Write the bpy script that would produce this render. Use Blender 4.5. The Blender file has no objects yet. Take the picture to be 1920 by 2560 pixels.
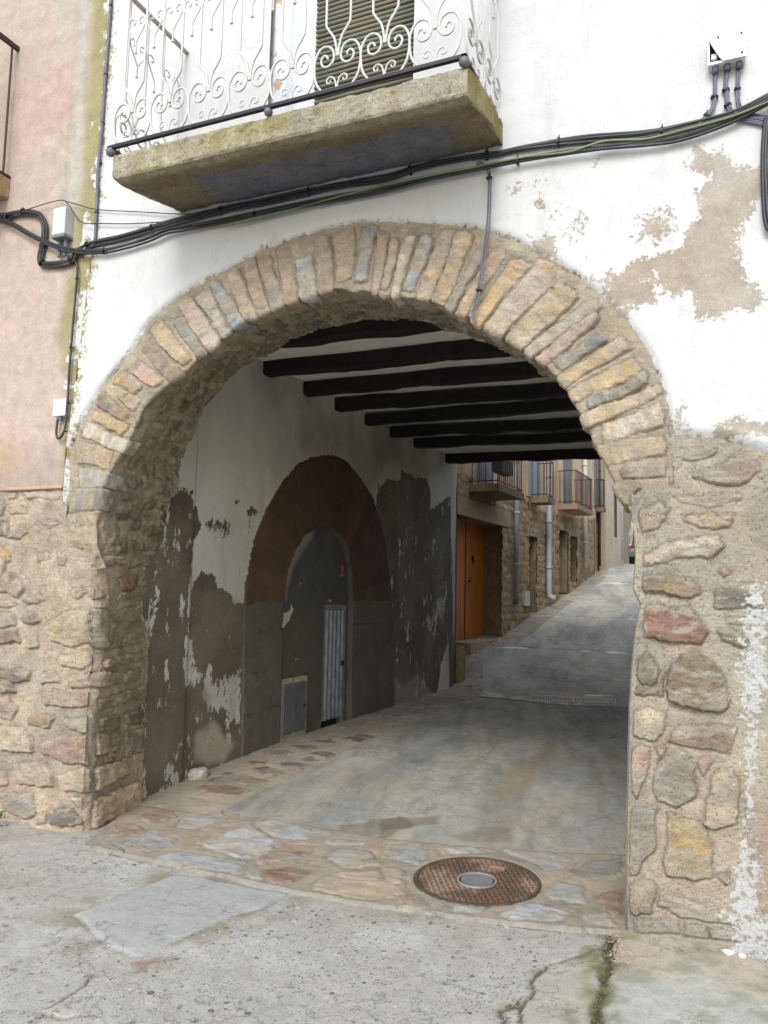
import bpy, bmesh, math, random
import numpy as np
from mathutils import Matrix, Vector
random.seed(4); rng = np.random.default_rng(4)
COL = bpy.context.scene.collection
# ------------------------------------------------------------------ camera model (used to measure positions)
F_PX = 2000.0; PSI = math.radians(23.6); TH = math.radians(5.8); RHO = .022
s_, c_ = math.sin, math.cos
CF = np.array([-s_(PSI)*c_(TH), c_(PSI)*c_(TH), s_(TH)]); R0 = np.array([c_(PSI), s_(PSI), 0.]); U0 = np.cross(R0, CF)
CU = c_(RHO)*U0 - s_(RHO)*R0; CR = c_(RHO)*R0 + s_(RHO)*U0
CAM = np.array([0., -4.05, 1.55])
def ray(px, py): return CF + CR*(px-960)/F_PX - CU*(py-1280)/F_PX
def onY(px, py, y=0.): d = ray(px, py); return CAM + d*(y-CAM[1])/d[1]
def onX(px, py, x): d = ray(px, py); return CAM + d*(x-CAM[0])/d[0]
def onZ(px, py, z): d = ray(px, py); return CAM + d*(z-CAM[2])/d[2]
def onPl(px, py, P, n): d = ray(px, py); return CAM + d*np.dot(P-CAM, n)/np.dot(d, n)
GY = [-60, .3, 2.5, 7.8, 12.1, 13.82, 14.58, 15.97, 18.47, 19.7, 21.6, 23.5, 25.7, 31.0, 36.0, 45.0, 120.]
GZ = [0, 0, .1, .12, .73, 1.08, 1.19, 1.38, 1.82, 2.10, 2.42, 2.60, 2.71, 2.91, 3.2, 3.6, 6.0]
def gz(y): return np.interp(y, GY, GZ)
def onG(px, py):
    d = ray(px, py); lo = .5
    for t in np.arange(.5, 60, .05):
        p = CAM + d*t
        if p[2] <= gz(p[1]):
            a, b = t-.05, t
            for _ in range(20):
                m = (a+b)/2; q = CAM + d*m
                if q[2] <= gz(q[1]): b = m
                else: a = m
            return CAM + d*b
    return CAM + d*40
# ------------------------------------------------------------------ noise
def _h(ix, iy, iz, seed):
    n = (ix.astype(np.int64)*374761393 + iy.astype(np.int64)*668265263 + iz.astype(np.int64)*2147483647 + seed*1274126177) & 0xffffffff
    n = ((n ^ (n >> 13))*1274126177) & 0xffffffff
    n = ((n ^ (n >> 16))*2246822519) & 0xffffffff
    return ((n ^ (n >> 15)) & 0xffffff)/float(0xffffff)
def vnoise(P, scale=1., seed=0):
    P = np.asarray(P, float)*scale
    x, y = P[..., 0], P[..., 1]; z = P[..., 2] if P.shape[-1] > 2 else np.zeros_like(x)
    xi, yi, zi = np.floor(x), np.floor(y), np.floor(z)
    fx, fy, fz = x-xi, y-yi, z-zi
    fx, fy, fz = [t*t*(3-2*t) for t in (fx, fy, fz)]
    r = 0
    for dx in (0, 1):
        for dy in (0, 1):
            for dz in (0, 1):
                w = (fx if dx else 1-fx)*(fy if dy else 1-fy)*(fz if dz else 1-fz)
                r = r + w*_h(xi+dx, yi+dy, zi+dz, seed)
    return r*2-1
def fbm(P, scale=1., seed=0, o=4, g=.5):
    r = 0; a = 1; t = 0
    for k in range(o):
        r = r + a*vnoise(P, scale*2**k, seed+k*17); t += a; a *= g
    return r/t
def sdf(S, poly):
    """signed distance, positive inside; S (...,2)"""
    poly = np.asarray(poly, float); n = len(poly)
    d = np.full(S.shape[:-1], 1e9); ins = np.zeros(S.shape[:-1], bool)
    x, y = S[..., 0], S[..., 1]
    for i in range(n):
        a = poly[i]; b = poly[(i+1) % n]; e = b-a; L = max(e@e, 1e-12)
        t = np.clip(((x-a[0])*e[0]+(y-a[1])*e[1])/L, 0, 1)
        d = np.minimum(d, (x-a[0]-t*e[0])**2+(y-a[1]-t*e[1])**2)
        c = ((a[1] > y) != (b[1] > y))
        with np.errstate(divide='ignore', invalid='ignore'):
            xx = (b[0]-a[0])*(y-a[1])/(b[1]-a[1]+1e-15)+a[0]
        ins ^= c & (x < xx)
    return np.sqrt(d)*np.where(ins, 1, -1)
def linedist(S, pl):
    d = np.full(S.shape[:-1], 1e9); x, y = S[..., 0], S[..., 1]
    for a, b in zip(pl[:-1], pl[1:]):
        a = np.asarray(a, float); b = np.asarray(b, float); e = b-a; L = max(e@e, 1e-12)
        t = np.clip(((x-a[0])*e[0]+(y-a[1])*e[1])/L, 0, 1)
        d = np.minimum(d, (x-a[0]-t*e[0])**2+(y-a[1]-t*e[1])**2)
    return np.sqrt(d)
def sm(a, b, x): t = np.clip((x-a)/(b-a), 0, 1); return t*t*(3-2*t)
def lin(c): c = np.asarray(c, float)/255; return np.where(c <= .04045, c/12.92, ((c+.055)/1.055)**2.4)
KV = 1.08
def A(r, g, b, k=None): return lin((r, g, b))/(k or KV)
def mix(a, b, t): t = np.asarray(t)[..., None]; return a*(1-t)+b*t
# ------------------------------------------------------------------ object helpers
def tag(o, label=None, cat=None, group=None, kind=None):
    if label: o['label'] = label
    if cat: o['category'] = cat
    if group: o['group'] = group
    if kind: o['kind'] = kind
    return o
def empty(name, loc, label, cat, group=None):
    o = bpy.data.objects.new(name, None); COL.objects.link(o); o.location = Vector(loc); o.empty_display_size = .2
    return tag(o, label, cat, group)
def link(name, me, mat, parent=None, smooth=True, kind=None):
    o = bpy.data.objects.new(name, me); COL.objects.link(o)
    if mat: me.materials.append(mat)
    if smooth: me.polygons.foreach_set('use_smooth', np.ones(len(me.polygons), bool))
    if parent:
        o.parent = parent
        if parent.type == 'EMPTY': o.location = -parent.location
    if kind: o['kind'] = kind
    return o
def grid_mesh(name, P, col=None, attrs=None, keep=None, flip=False, mat=None, parent=None, smooth=True, kind=None):
    n, m = P.shape[:2]
    idx = np.arange(n*m).reshape(n, m)
    q = np.stack([idx[:-1, :-1], idx[1:, :-1], idx[1:, 1:], idx[:-1, 1:]], -1)
    if flip: q = q[..., ::-1]
    q = q.reshape(-1, 4)
    if keep is not None: q = q[keep.reshape(-1)]
    used = np.unique(q); re = np.full(n*m, -1); re[used] = np.arange(len(used)); q = re[q]
    V = P.reshape(-1, 3)[used]
    me = bpy.data.meshes.new(name)
    me.vertices.add(len(V)); me.vertices.foreach_set('co', V.astype(np.float32).ravel())
    me.loops.add(q.size); me.loops.foreach_set('vertex_index', q.astype(np.int32).ravel())
    me.polygons.add(len(q)); me.polygons.foreach_set('loop_start', np.arange(0, q.size, 4, dtype=np.int32))
    me.update(calc_edges=True); me.validate()
    if col is not None:
        a = me.color_attributes.new('Col', 'FLOAT_COLOR', 'POINT')
        c = np.ones((len(V), 4), np.float32); c[:, :3] = np.clip(col.reshape(-1, 3)[used], 0, 1); a.data.foreach_set('color', c.ravel())
    for k, v in (attrs or {}).items():
        a = me.attributes.new(k, 'FLOAT', 'POINT'); a.data.foreach_set('value', v.reshape(-1)[used].astype(np.float32))
    return link(name, me, mat, parent, smooth, kind)
def normals(P, flip=False):
    du = np.gradient(P, axis=0); dv = np.gradient(P, axis=1); n = np.cross(du, dv)
    n /= np.linalg.norm(n, axis=-1, keepdims=True)+1e-12
    return -n if flip else n
class MB:
    def __init__(s): s.bm = bmesh.new()
    def box(s, lo, hi, bevel=0, M=None):
        r = bmesh.ops.create_cube(s.bm, size=1); vs = r['verts']
        lo = np.array(lo, float); hi = np.array(hi, float); c = (lo+hi)/2; d = hi-lo
        for v in vs: v.co = Vector((v.co.x*d[0]+c[0], v.co.y*d[1]+c[1], v.co.z*d[2]+c[2]))
        if bevel:
            es = {e for v in vs for e in v.link_edges}
            rr = bmesh.ops.bevel(s.bm, geom=list(es), offset=bevel, segments=2, affect='EDGES', profile=.5); vs = [v for v in rr['verts']]
        if M is not None:
            for v in vs: v.co = M @ v.co
        return s
    def hexa(s, pts):
        vs = [s.bm.verts.new(Vector(p)) for p in pts]
        for f in ((0,1,2,3),(7,6,5,4),(0,4,5,1),(1,5,6,2),(2,6,7,3),(3,7,4,0)): s.bm.faces.new([vs[i] for i in f])
        return s
    def tube(s, pts, r, n=6, cap=True):
        pts = [Vector(p) for p in pts]; rings = []
        up = Vector((.123, .456, .88)).normalized()
        for i, p in enumerate(pts):
            t = (pts[min(i+1, len(pts)-1)]-pts[max(i-1, 0)]); t = t.normalized() if t.length > 1e-9 else Vector((0, 0, 1))
            a = t.cross(up)
            if a.length < 1e-3: a = t.cross(Vector((1, 0, 0)))
            a.normalize(); b = t.cross(a); rr = r[i] if hasattr(r, '__len__') else r
            rings.append([s.bm.verts.new(p+(a*math.cos(2*math.pi*k/n)+b*math.sin(2*math.pi*k/n))*rr) for k in range(n)])
        for A_, B_ in zip(rings[:-1], rings[1:]):
            for k in range(n): s.bm.faces.new((A_[k], A_[(k+1) % n], B_[(k+1) % n], B_[k]))
        if cap: s.bm.faces.new(rings[0][::-1]); s.bm.faces.new(rings[-1])
        return s
    def ball(s, c, r, sc=(1, 1, 1)):
        q = bmesh.ops.create_icosphere(s.bm, subdivisions=2, radius=r)
        for v in q['verts']: v.co = Vector((v.co.x*sc[0]+c[0], v.co.y*sc[1]+c[1], v.co.z*sc[2]+c[2]))
        return s
    def prism(s, poly, dvec):
        a = [s.bm.verts.new(Vector(p)) for p in poly]; b = [s.bm.verts.new(Vector(p)+Vector(dvec)) for p in poly]; n = len(a)
        s.bm.faces.new(a); s.bm.faces.new(b[::-1])
        for i in range(n): s.bm.faces.new((a[(i+1) % n], a[i], b[i], b[(i+1) % n]))
        return s
    def build(s, name, mat, parent=None, smooth=False, kind=None):
        bmesh.ops.recalc_face_normals(s.bm, faces=s.bm.faces[:])
        me = bpy.data.meshes.new(name); s.bm.to_mesh(me); s.bm.free()
        return link(name, me, mat, parent, smooth, kind)
def spline(pts, k=8):
    P = [np.array(p, float) for p in pts]; out = []
    for i in range(len(P)-1):
        p0 = P[max(i-1, 0)]; p1 = P[i]; p2 = P[i+1]; p3 = P[min(i+2, len(P)-1)]
        for t in np.linspace(0, 1, k, endpoint=False):
            out.append(.5*((2*p1)+(p2-p0)*t+(2*p0-5*p1+4*p2-p3)*t*t+(3*p1-3*p2+p3-p0)*t**3))
    out.append(P[-1]); return out
# ------------------------------------------------------------------ materials
def newmat(name):
    m = bpy.data.materials.new(name); m.use_nodes = True; nt = m.node_tree
    return m, nt, nt.nodes['Principled BSDF']
def N(nt, t, **kw):
    n = nt.nodes.new(t)
    for k, v in kw.items():
        if k in n.inputs: n.inputs[k].default_value = v
        else: setattr(n, k, v)
    return n
def noise(nt, co, scale, detail=4, rough=.55):
    n = N(nt, 'ShaderNodeTexNoise'); n.inputs['Scale'].default_value = scale; n.inputs['Detail'].default_value = detail; n.inputs['Roughness'].default_value = rough
    nt.links.new(co, n.inputs['Vector']); return n.outputs['Fac']
def math_(nt, op, a, b=None, c=None, clamp=False):
    n = N(nt, 'ShaderNodeMath', operation=op); n.use_clamp = clamp
    for i, v in enumerate((a, b, c)):
        if v is None: continue
        if isinstance(v, (int, float)): n.inputs[i].default_value = v
        else: nt.links.new(v, n.inputs[i])
    return n.outputs[0]
def ramp(nt, f, stops, interp='LINEAR'):
    n = N(nt, 'ShaderNodeValToRGB'); n.color_ramp.interpolation = interp
    while len(n.color_ramp.elements) < len(stops): n.color_ramp.elements.new(.5)
    for e, (p, c) in zip(n.color_ramp.elements, stops): e.position = p; e.color = (*c, 1) if hasattr(c, '__len__') else (c, c, c, 1)
    nt.links.new(f, n.inputs[0]); return n.outputs[0]
def mixc(nt, fac, a, b, mode='MIX'):
    n = N(nt, 'ShaderNodeMix', data_type='RGBA', blend_type=mode)
    if isinstance(fac, (int, float)): n.inputs[0].default_value = fac
    else: nt.links.new(fac, n.inputs[0])
    for i, v in ((6, a), (7, b)):
        if hasattr(v, '__len__'): n.inputs[i].default_value = (*v, 1)
        else: nt.links.new(v, n.inputs[i])
    return n.outputs[2]
def attr(nt, name, out='Color'): n = N(nt, 'ShaderNodeAttribute'); n.attribute_name = name; return n.outputs[out]
def obco(nt): return N(nt, 'ShaderNodeNewGeometry').outputs['Position']
def bump(nt, bs, h, strength=.5, dist=.01, chain=None):
    b = N(nt, 'ShaderNodeBump'); b.inputs['Strength'].default_value = strength; b.inputs['Distance'].default_value = dist
    nt.links.new(h, b.inputs['Height'])
    if chain is not None: nt.links.new(chain, b.inputs['Normal'])
    nt.links.new(b.outputs[0], bs.inputs['Normal']); return b.outputs[0]
def strch(nt, f, a=.34, b=.66):
    n = N(nt, 'ShaderNodeMapRange'); n.inputs['From Min'].default_value = a; n.inputs['From Max'].default_value = b; n.inputs['To Min'].default_value = -1; n.inputs['To Max'].default_value = 1
    nt.links.new(f, n.inputs['Value']); return n.outputs[0]
def mat_stone(name, grain=60, var=.35, bumpd=.006, pits=True, wet=None):
    m, nt, bs = newmat(name); co = obco(nt); c = attr(nt, 'Col')
    n1 = noise(nt, co, 10, 9, .72); n2 = noise(nt, co, grain*1.6, 5, .8)
    wv = N(nt, 'ShaderNodeMapping'); wv.inputs['Scale'].default_value = (1, 1, 2.6); wv.inputs['Rotation'].default_value = (.12, .1, 0); nt.links.new(co, wv.inputs['Vector'])
    n3 = noise(nt, wv.outputs[0], 13, 9, .74)
    v = math_(nt, 'ADD', math_(nt, 'MULTIPLY', strch(nt, n1), var*.42), math_(nt, 'MULTIPLY', strch(nt, n2), var*.55)); v = math_(nt, 'ADD', v, 1.0)
    crk = ramp(nt, math_(nt, 'ABSOLUTE', math_(nt, 'SUBTRACT', n3, .5)), [(0., .55), (.012, 1.)]); v = math_(nt, 'MULTIPLY', v, crk)
    hs = N(nt, 'ShaderNodeVectorMath', operation='SCALE'); nt.links.new(c, hs.inputs[0]); nt.links.new(v, hs.inputs['Scale']); c = hs.outputs[0]
    # lichen / warm mottling and light dust
    t = ramp(nt, noise(nt, co, 4.5, 4), [(.5, 0.), (.72, .35)]); c = mixc(nt, t, c, tuple(A(200, 180, 130, 1.7)))
    h = n2
    if pits:
        p = noise(nt, co, 95, 2, .5); pm = ramp(nt, p, [(.60, 0.), (.69, 1.)]); pm2 = math_(nt, 'MULTIPLY', pm, .45)
        c = mixc(nt, pm2, c, (.05, .045, .035))
        w = ramp(nt, noise(nt, co, 120, 1), [(.76, 0.), (.79, .6)]); c = mixc(nt, w, c, (.6, .57, .5))
        h = math_(nt, 'SUBTRACT', h, math_(nt, 'MULTIPLY', pm, .6))
    nt.links.new(c, bs.inputs['Base Color']); bs.inputs['Roughness'].default_value = .92
    b = bump(nt, bs, n3, .9, bumpd*5); b = bump(nt, bs, n1, .6, bumpd*4, b); bump(nt, bs, h, .9, bumpd, b)
    return m
def mat_peel(name, white=(.8, .8, .78), rend=None, edge=.5, fine=26, stretch=1., dirt=0.):
    """painted plaster; attribute 'peel' >.5 = paint gone, 'Col' = colour of the render under the paint"""
    m, nt, bs = newmat(name); co = obco(nt)
    mp = N(nt, 'ShaderNodeMapping'); mp.inputs['Scale'].default_value = (1, 1, stretch); nt.links.new(co, mp.inputs['Vector']); cs = mp.outputs[0]
    n1 = noise(nt, cs, fine, 7, .75); n2 = noise(nt, cs, 6, 7, .7)
    n4 = noise(nt, cs, fine*.32, 8, .75)
    f = math_(nt, 'ADD', attr(nt, 'peel', 'Fac'), math_(nt, 'MULTIPLY', math_(nt, 'SUBTRACT', n1, .5), edge*1.3))
    f = math_(nt, 'ADD', f, math_(nt, 'MULTIPLY', math_(nt, 'SUBTRACT', n2, .5), edge*.9)); f = math_(nt, 'ADD', f, math_(nt, 'MULTIPLY', math_(nt, 'SUBTRACT', n4, .5), edge*1.4))
    mk = ramp(nt, f, [(.49, 0.), (.51, 1.)])
    w = mixc(nt, ramp(nt, noise(nt, co, 1.3, 5), [(.35, 0.), (.75, .25+dirt)]), white, tuple(np.array(white)*np.array((.86, .85, .82))))
    sp = ramp(nt, noise(nt, co, 45, 3, .7), [(.70, 0.), (.78, .35)]); w = mixc(nt, sp, w, (.35, .33, .29))
    dm = N(nt, 'ShaderNodeMapping'); dm.inputs['Scale'].default_value = (1, 1, .22); nt.links.new(co, dm.inputs['Vector']); w = mixc(nt, ramp(nt, noise(nt, dm.outputs[0], 5, 8, .75), [(.54, 0.), (.68, .35)]), w, tuple(np.array(white)*np.array((.66, .64, .60))))
    w = mixc(nt, attr(nt, 'dirt', 'Fac'), w, (.20, .17, .13))
    hc = ramp(nt, math_(nt, 'ABSOLUTE', math_(nt, 'SUBTRACT', noise(nt, co, 1.1, 9, .62), .5)), [(0., .30), (.0014, 0.)]); w = mixc(nt, hc, w, tuple(np.array(white)*.5))
    u = attr(nt, 'Col'); g = noise(nt, co, 90, 5, .8); sc = math_(nt, 'ADD', math_(nt, 'ADD', math_(nt, 'MULTIPLY', strch(nt, g), .16), math_(nt, 'MULTIPLY', strch(nt, noise(nt, co, 9, 8, .7)), .14)), 1.)
    hs = N(nt, 'ShaderNodeVectorMath', operation='SCALE'); nt.links.new(u, hs.inputs[0]); nt.links.new(sc, hs.inputs['Scale'])
    c = mixc(nt, mk, w, hs.outputs[0]); nt.links.new(c, bs.inputs['Base Color']); bs.inputs['Roughness'].default_value = .88
    h = math_(nt, 'SUBTRACT', math_(nt, 'MULTIPLY', noise(nt, co, 8, 5), 2.), math_(nt, 'MULTIPLY', mk, .35))
    b = bump(nt, bs, h, .35, .012); bump(nt, bs, g, .35, .003, b)
    return m
def mat_plain(name, col, rough=.6, metal=0., var=.15, scale=20, bd=.002, rust=None, rustamt=.6):
    m, nt, bs = newmat(name); co = obco(nt); n = noise(nt, co, scale, 5, .6)
    c = mixc(nt, ramp(nt, n, [(.3, 0.), (.7, 1.)]), tuple(np.array(col)*(1-var)), tuple(np.clip(np.array(col)*(1+var), 0, 1)))
    if rust is not None:
        r = ramp(nt, noise(nt, co, scale*2.3, 4, .7), [(rustamt, 0.), (rustamt+.06, 1.)]); c = mixc(nt, r, c, tuple(rust))
    nt.links.new(c, bs.inputs['Base Color']); bs.inputs['Roughness'].default_value = rough; bs.inputs['Metallic'].default_value = metal
    bump(nt, bs, noise(nt, co, scale*5, 3), .4, bd)
    return m
M_STONE = mat_stone('rubble_stone'); M_RING = mat_stone('arch_stone', 55, .36, .007, pits=False)
M_FACADE = mat_peel('white_paint_on_render', (.515, .52, .525), edge=1.3, fine=48)
M_PASS = mat_peel('passage_plaster', (.66, .65, .60), edge=1.7, fine=22, stretch=.5, dirt=.3)
M_PINK = mat_peel('pink_render', (.515, .52, .525), edge=.9, fine=34)
M_CONC = mat_stone('mossy_concrete', 80, .55, .006)
M_WOOD = mat_plain('dark_beam_wood', (.008, .004, .004), .75, 0, .4, 14, .006)
M_BLACK = mat_plain('black_iron', (.018, .016, .02), .5, .3, .3, 30)
M_IRON = mat_plain('white_painted_iron', (.50, .49, .475), .5, 0, .06, 30, .001, rust=(.25, .09, .04), rustamt=.68)
M_CABLE = mat_plain('black_cable', (.02, .02, .025), .45, 0, .5, 9)
M_GREYP = mat_plain('grey_conduit', (.10, .10, .14), .5, 0, .2, 9)
M_GREEN = mat_plain('green_wire', (.16, .30, .10), .5, 0, .5, 6)
M_BOXW = mat_plain('white_plastic', (.72, .74, .76), .45, 0, .05, 12)
M_BOXG = mat_plain('grey_plastic', (.48, .50, .47), .5, 0, .1, 12)
M_ZINC = mat_plain('grey_pvc_pipe', (.36, .38, .40), .5, 0, .12, 6)
M_GALV = mat_plain('galvanised_sheet', (.22, .25, .285), .38, .5, .35, 9, .002, rust=(.06, .06, .06), rustamt=.66)
M_RAILB = mat_plain('brown_iron', (.06, .022, .02), .6, .2, .3, 22)
# ------------------------------------------------------------------ arch geometry
AC = np.array([-2.1, 1.95])
def polar(l, y=0.):
    th, r = [], []
    for p in l:
        q = onY(*p, y); d = q[[0, 2]]-AC; th.append(math.degrees(math.atan2(d[1], d[0]))); r.append(np.hypot(*d))
    o = np.argsort(th); return np.array(th)[o], np.array(r)[o]
ti, ri = polar([(231,1309),(260,1210),(283,1166),(307,1126),(350,1045),(376,993),(457,935),(532,866),(590,819),(642,790),(735,756),(810,727),(960,738),(1076,756),(1191,813),(1284,860),(1336,895),(1388,941),(1434,999),(1469,1068),(1498,1138),(1533,1178),(1550,1230),(1573,1280)])
te, re_ = polar([(174,1213),(174,1132),(203,1057),(249,976),(324,883),(370,808),(422,762),(498,715),(556,680),(625,640),(741,596),(856,567),(1018,559),(1111,564),(1227,584),(1331,631),(1447,694),(1539,775),(1609,868),(1655,960),(1684,1076)])
tb, rb = polar([(434,1227),(445,1180),(470,1100),(510,1020),(590,920),(660,880),(760,830),(840,805),(1000,795),(1100,812),(1190,850),(1290,880)], .72)
def Ri(t): return np.interp(t, np.r_[ti[:-1], 179.5, 190], np.r_[ri[:-1], 1.735, 1.69])
def Re(t): return np.interp(t, np.r_[0, te, 180], np.r_[1.86, re_, 2.02])
def Rb(t): return np.interp(t, np.r_[0, 25, tb, 180], np.r_[1.68, 1.55, rb, 1.84])
# ------------------------------------------------------------------ generic stone pattern
def stonefield(S, stones, seed=0, warp=.012, relief=.02, edge=.025, mortar=None, mh=.004):
    """S (n,m,2) domain in metres; stones [(poly, colour, extra relief)] -> height, colour, mask"""
    S3 = np.concatenate([S, np.zeros(S.shape[:-1]+(1,))], -1)
    W = S + np.stack([fbm(S3, 14, seed+1, 3), fbm(S3, 14, seed+2, 3)], -1)*warp
    H = mh*fbm(S3, 12, seed+5, 5, .65)*2
    C = mortar*(1+.18*fbm(S3, 5, seed+7, 4)+.14*fbm(S3, 30, seed+8, 3))[..., None]
    C = mix(C, C*np.array([1.09, 1.03, .97]), sm(-.1, .25, fbm(S3, 4, seed+61, 3))); C = mix(C, C*np.array([.86, .90, .93]), sm(.1, .35, fbm(S3, 3, seed+62, 3)))
    Mk = np.zeros(S.shape[:-1])
    for k, (poly, col, *ex) in enumerate(stones):
        poly = np.asarray(poly, float); lo = poly.min(0)-.06; hi = poly.max(0)+.06
        sel = (W[..., 0] > lo[0]) & (W[..., 0] < hi[0]) & (W[..., 1] > lo[1]) & (W[..., 1] < hi[1])
        if not sel.any(): continue
        Q = W[sel]; d = sdf(Q, poly); Q3 = np.concatenate([Q, np.zeros(Q.shape[:1]+(1,))], -1); d = d+.007*fbm(Q3, 32, seed+63, 3); Q3 = np.concatenate([Q*[1, 2.2], np.full(Q.shape[:1]+(1,), k*3.7)], -1)
        rel = relief*(ex[0] if ex else 1.)
        t = sm(-.003, edge*.4, d)
        hk = random.Random(seed*100+k); cen = poly.mean(0); tx, ty = hk.uniform(-.06, .06), hk.uniform(-.08, .08)
        fac = np.abs(fbm(Q3, 6, seed+23, 3))
        hh = rel*(t*.8+.2*sm(0, edge*3, d)) + t*min(1, rel/.01)*(tx*(Q[:, 0]-cen[0])+ty*(Q[:, 1]-cen[1])+.016*fac+.008*fbm(Q3, 16, seed+21, 4, .65)) - .005*np.exp(-(d/.007)**2)*(rel > .004)
        layer = .5+.5*np.sin(Q[:, 1]*70+5*fbm(Q3, 5, seed+9, 2)+k)
        col = np.asarray(col); col = (col*.63+col.mean()*.37)*np.array([1.0, 1., 1.03])
        cc = col*(1+.42*fbm(Q3, 8, seed+30, 4))[:, None]*(1-.10*layer)[:, None]
        cc = mix(cc, cc*np.array([1.12, .98, .72]), sm(0, .5, fbm(Q3, 4, seed+44, 3)))
        g = sm(-.004, .006, d); cc = mix(cc, col.mean()*np.array([1.0, 1.06, 1.12]), sm(.05, .3, fbm(Q3, 5, seed+71, 3))*.28); cc = mix(cc, col.mean()*np.array([1.36, 1.10, .66]), sm(.12, .35, fbm(Q3, 6, seed+72, 4))*.38); cc = mix(cc, col*1.3, sm(.0, .3, fbm(Q3, 11, seed+73, 4))*.4)
        smear = sm(-.02, .34, fbm(Q3, 9, seed+50, 4, .65)+.25*np.exp(-(d/.02)**2))*.78; cc = mix(cc, mortar*(1+.2*fbm(Q3, 20, seed+51, 3))[:, None], smear); dk = 1-.30*np.exp(-((d)/.0035)**2)*(rel > .004)
        Hs = H[sel]; H[sel] = Hs*(1-g)+hh*g + (1-g)*np.where(d < 0, -.007*np.exp(-(d/.007)**2)*(rel > .004), 0)
        Cs = C[sel]; C[sel] = mix(Cs, cc, g)*dk[:, None]
        Mk[sel] = np.maximum(Mk[sel], g)
    return H, C, Mk
def z5(p): return (p[0]*.5787, 1280+p[1]*.5787)
def z6(p): return (960+p[0]*.5787, 1280+p[1]*.5787)
def z8(p): return (960+p[0]*.5787, 1920+p[1]*.5787)
def z7(p): return (p[0]*.5787, 1920+p[1]*.5787)
def z3(p): return (p[0]*.5787, 640+p[1]*.5787)
def z4(p): return (960+p[0]*.5787, 640+p[1]*.5787)
def zJ(p): return (p[0]*.3014, 1180+p[1]*.3014)
def zP(p): return (1500+p[0]*.2532, 1050+p[1]*.2532)
TAN = (196, 166, 122); YEL = (205, 172, 112); ORG = (208, 165, 95); GRY = (150, 148, 138); BRN = (160, 138, 108); CRM = (215, 198, 160); RED = (165, 110, 88); PNK = (205, 165, 135); BLU = (160, 168, 172); OLV = (150, 132, 90); DRK = (115, 105, 90); MOR = (182, 166, 146)

# ================================================================== the house over the arch
house = empty('archway_house', (-2.1, 0, 0), 'white painted house with a rubble stone archway tunnel through its ground floor', 'house')
# ---- arch ring
sel = [(z3,405,965,(176,168,156),.15,1),(z3,435,1045,(160,152,132),.1,1),(z4,1150,1000,(184,162,116),.1,1),(z3,415,870,YEL,.15,.95),(z3,440,780,CRM,.1,1),(z3,465,715,ORG,.1,.9),(z3,500,660,BRN,.1,1),(z3,530,620,TAN,.3,.9),(z3,590,560,ORG,.1,.75),(z3,620,500,PNK,.1,.95),(z3,680,440,BRN,.15,1),(z3,720,350,YEL,.05,.98),(z3,790,330,GRY,.2,1),(z3,850,290,(205,175,150),.05,1),(z3,925,230,(185,172,150),.05,1),(z3,990,225,BLU,.15,1),(z3,1050,180,(195,172,140),.1,1),(z3,1110,160,TAN,.1,.95),(z3,1180,140,(180,165,140),.05,1),(z3,1240,110,TAN,.0,1),(z3,1325,100,(175,182,186),.3,1),(z3,1400,85,(186,160,128),.0,1),(z3,1480,80,TAN,.1,.9),(z3,1570,75,(168,170,168),.0,.9),
 (z4,-20,70,PNK,.1,1),(z4,15,70,TAN,.1,.95),(z4,75,90,CRM,.1,1),(z4,125,100,BLU,.2,.95),(z4,190,105,(190,172,142),.05,1),(z4,280,110,YEL,.05,1),(z4,335,150,(165,155,135),.1,1),(z4,385,160,TAN,.05,1),(z4,490,135,(216,172,98),.1,1),(z4,590,160,(200,172,140),.0,1),(z4,685,270,(198,172,125),.05,1),(z4,760,320,(182,172,150),.1,1),(z4,845,335,PNK,.1,1),(z4,885,385,GRY,.2,.95),(z4,915,445,YEL,.0,1),(z4,985,535,(205,176,118),.1,1),(z4,1010,590,GRY,.15,.9),(z4,1035,640,(205,178,140),.05,1),(z4,1060,720,CRM,.1,.9),(z4,1105,830,YEL,0,1),(z4,1120,925,(170,155,120),.1,.9)]
vs_ = []
for zf, a, b, col, v0, v1 in sel:
    q = onY(*zf((a, b))); d = q[[0, 2]]-AC; vs_.append((math.degrees(math.atan2(d[1], d[0])), A(*col, .95), v0, v1))
vs_.sort(key=lambda t: -t[0])
th = np.linspace(189, -5, 860); nv1, nv2 = 60, 60
rmid = (Ri(th)+Re(th))/2; ul = np.concatenate([[0], np.cumsum(np.hypot(np.diff(rmid*np.cos(np.radians(th))), np.diff(rmid*np.sin(np.radians(th)))))])
def u_of(t): return np.interp(-t, -th, ul)
ext = .05
def ringpt(t, r, y): a = np.radians(t); return np.stack([AC[0]+r*np.cos(a), np.full_like(r, 0)+y, AC[1]+r*np.sin(a)], -1)
wig = .012*vnoise(np.stack([ul*9, ul*0, ul*0], -1), 1, 3)
Rii, Ree, Rbb = Ri(th)+wig, Re(th)+ext, Rb(th)+.02*vnoise(np.stack([ul*6, ul*0, ul*0], -1), 1, 5)
rows = []
vv = []
for k in range(nv1):
    f = k/(nv1-1); rows.append(ringpt(th, Ree*(1-f)+(Rii+.018)*f, 0.)); vv.append(f)
for k in range(1, 5):
    a = k/4*math.pi/2; rows.append(ringpt(th, Rii+.018-.018*np.sin(a)*1.0, .018*(1-math.cos(a)))); vv.append(1+.001*k)
for k in range(1, nv2):
    f = k/(nv2-1); rows.append(ringpt(th, Rii*(1-f)+Rbb*f, .018+(.72-.018)*f)); vv.append(1+f)
P = np.stack(rows, 1); vv = np.array(vv)
Lw = np.concatenate([np.zeros((len(th), 1)), np.cumsum(np.linalg.norm(np.diff(P, axis=1), axis=-1), 1)], 1)   # metres along the section
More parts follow.
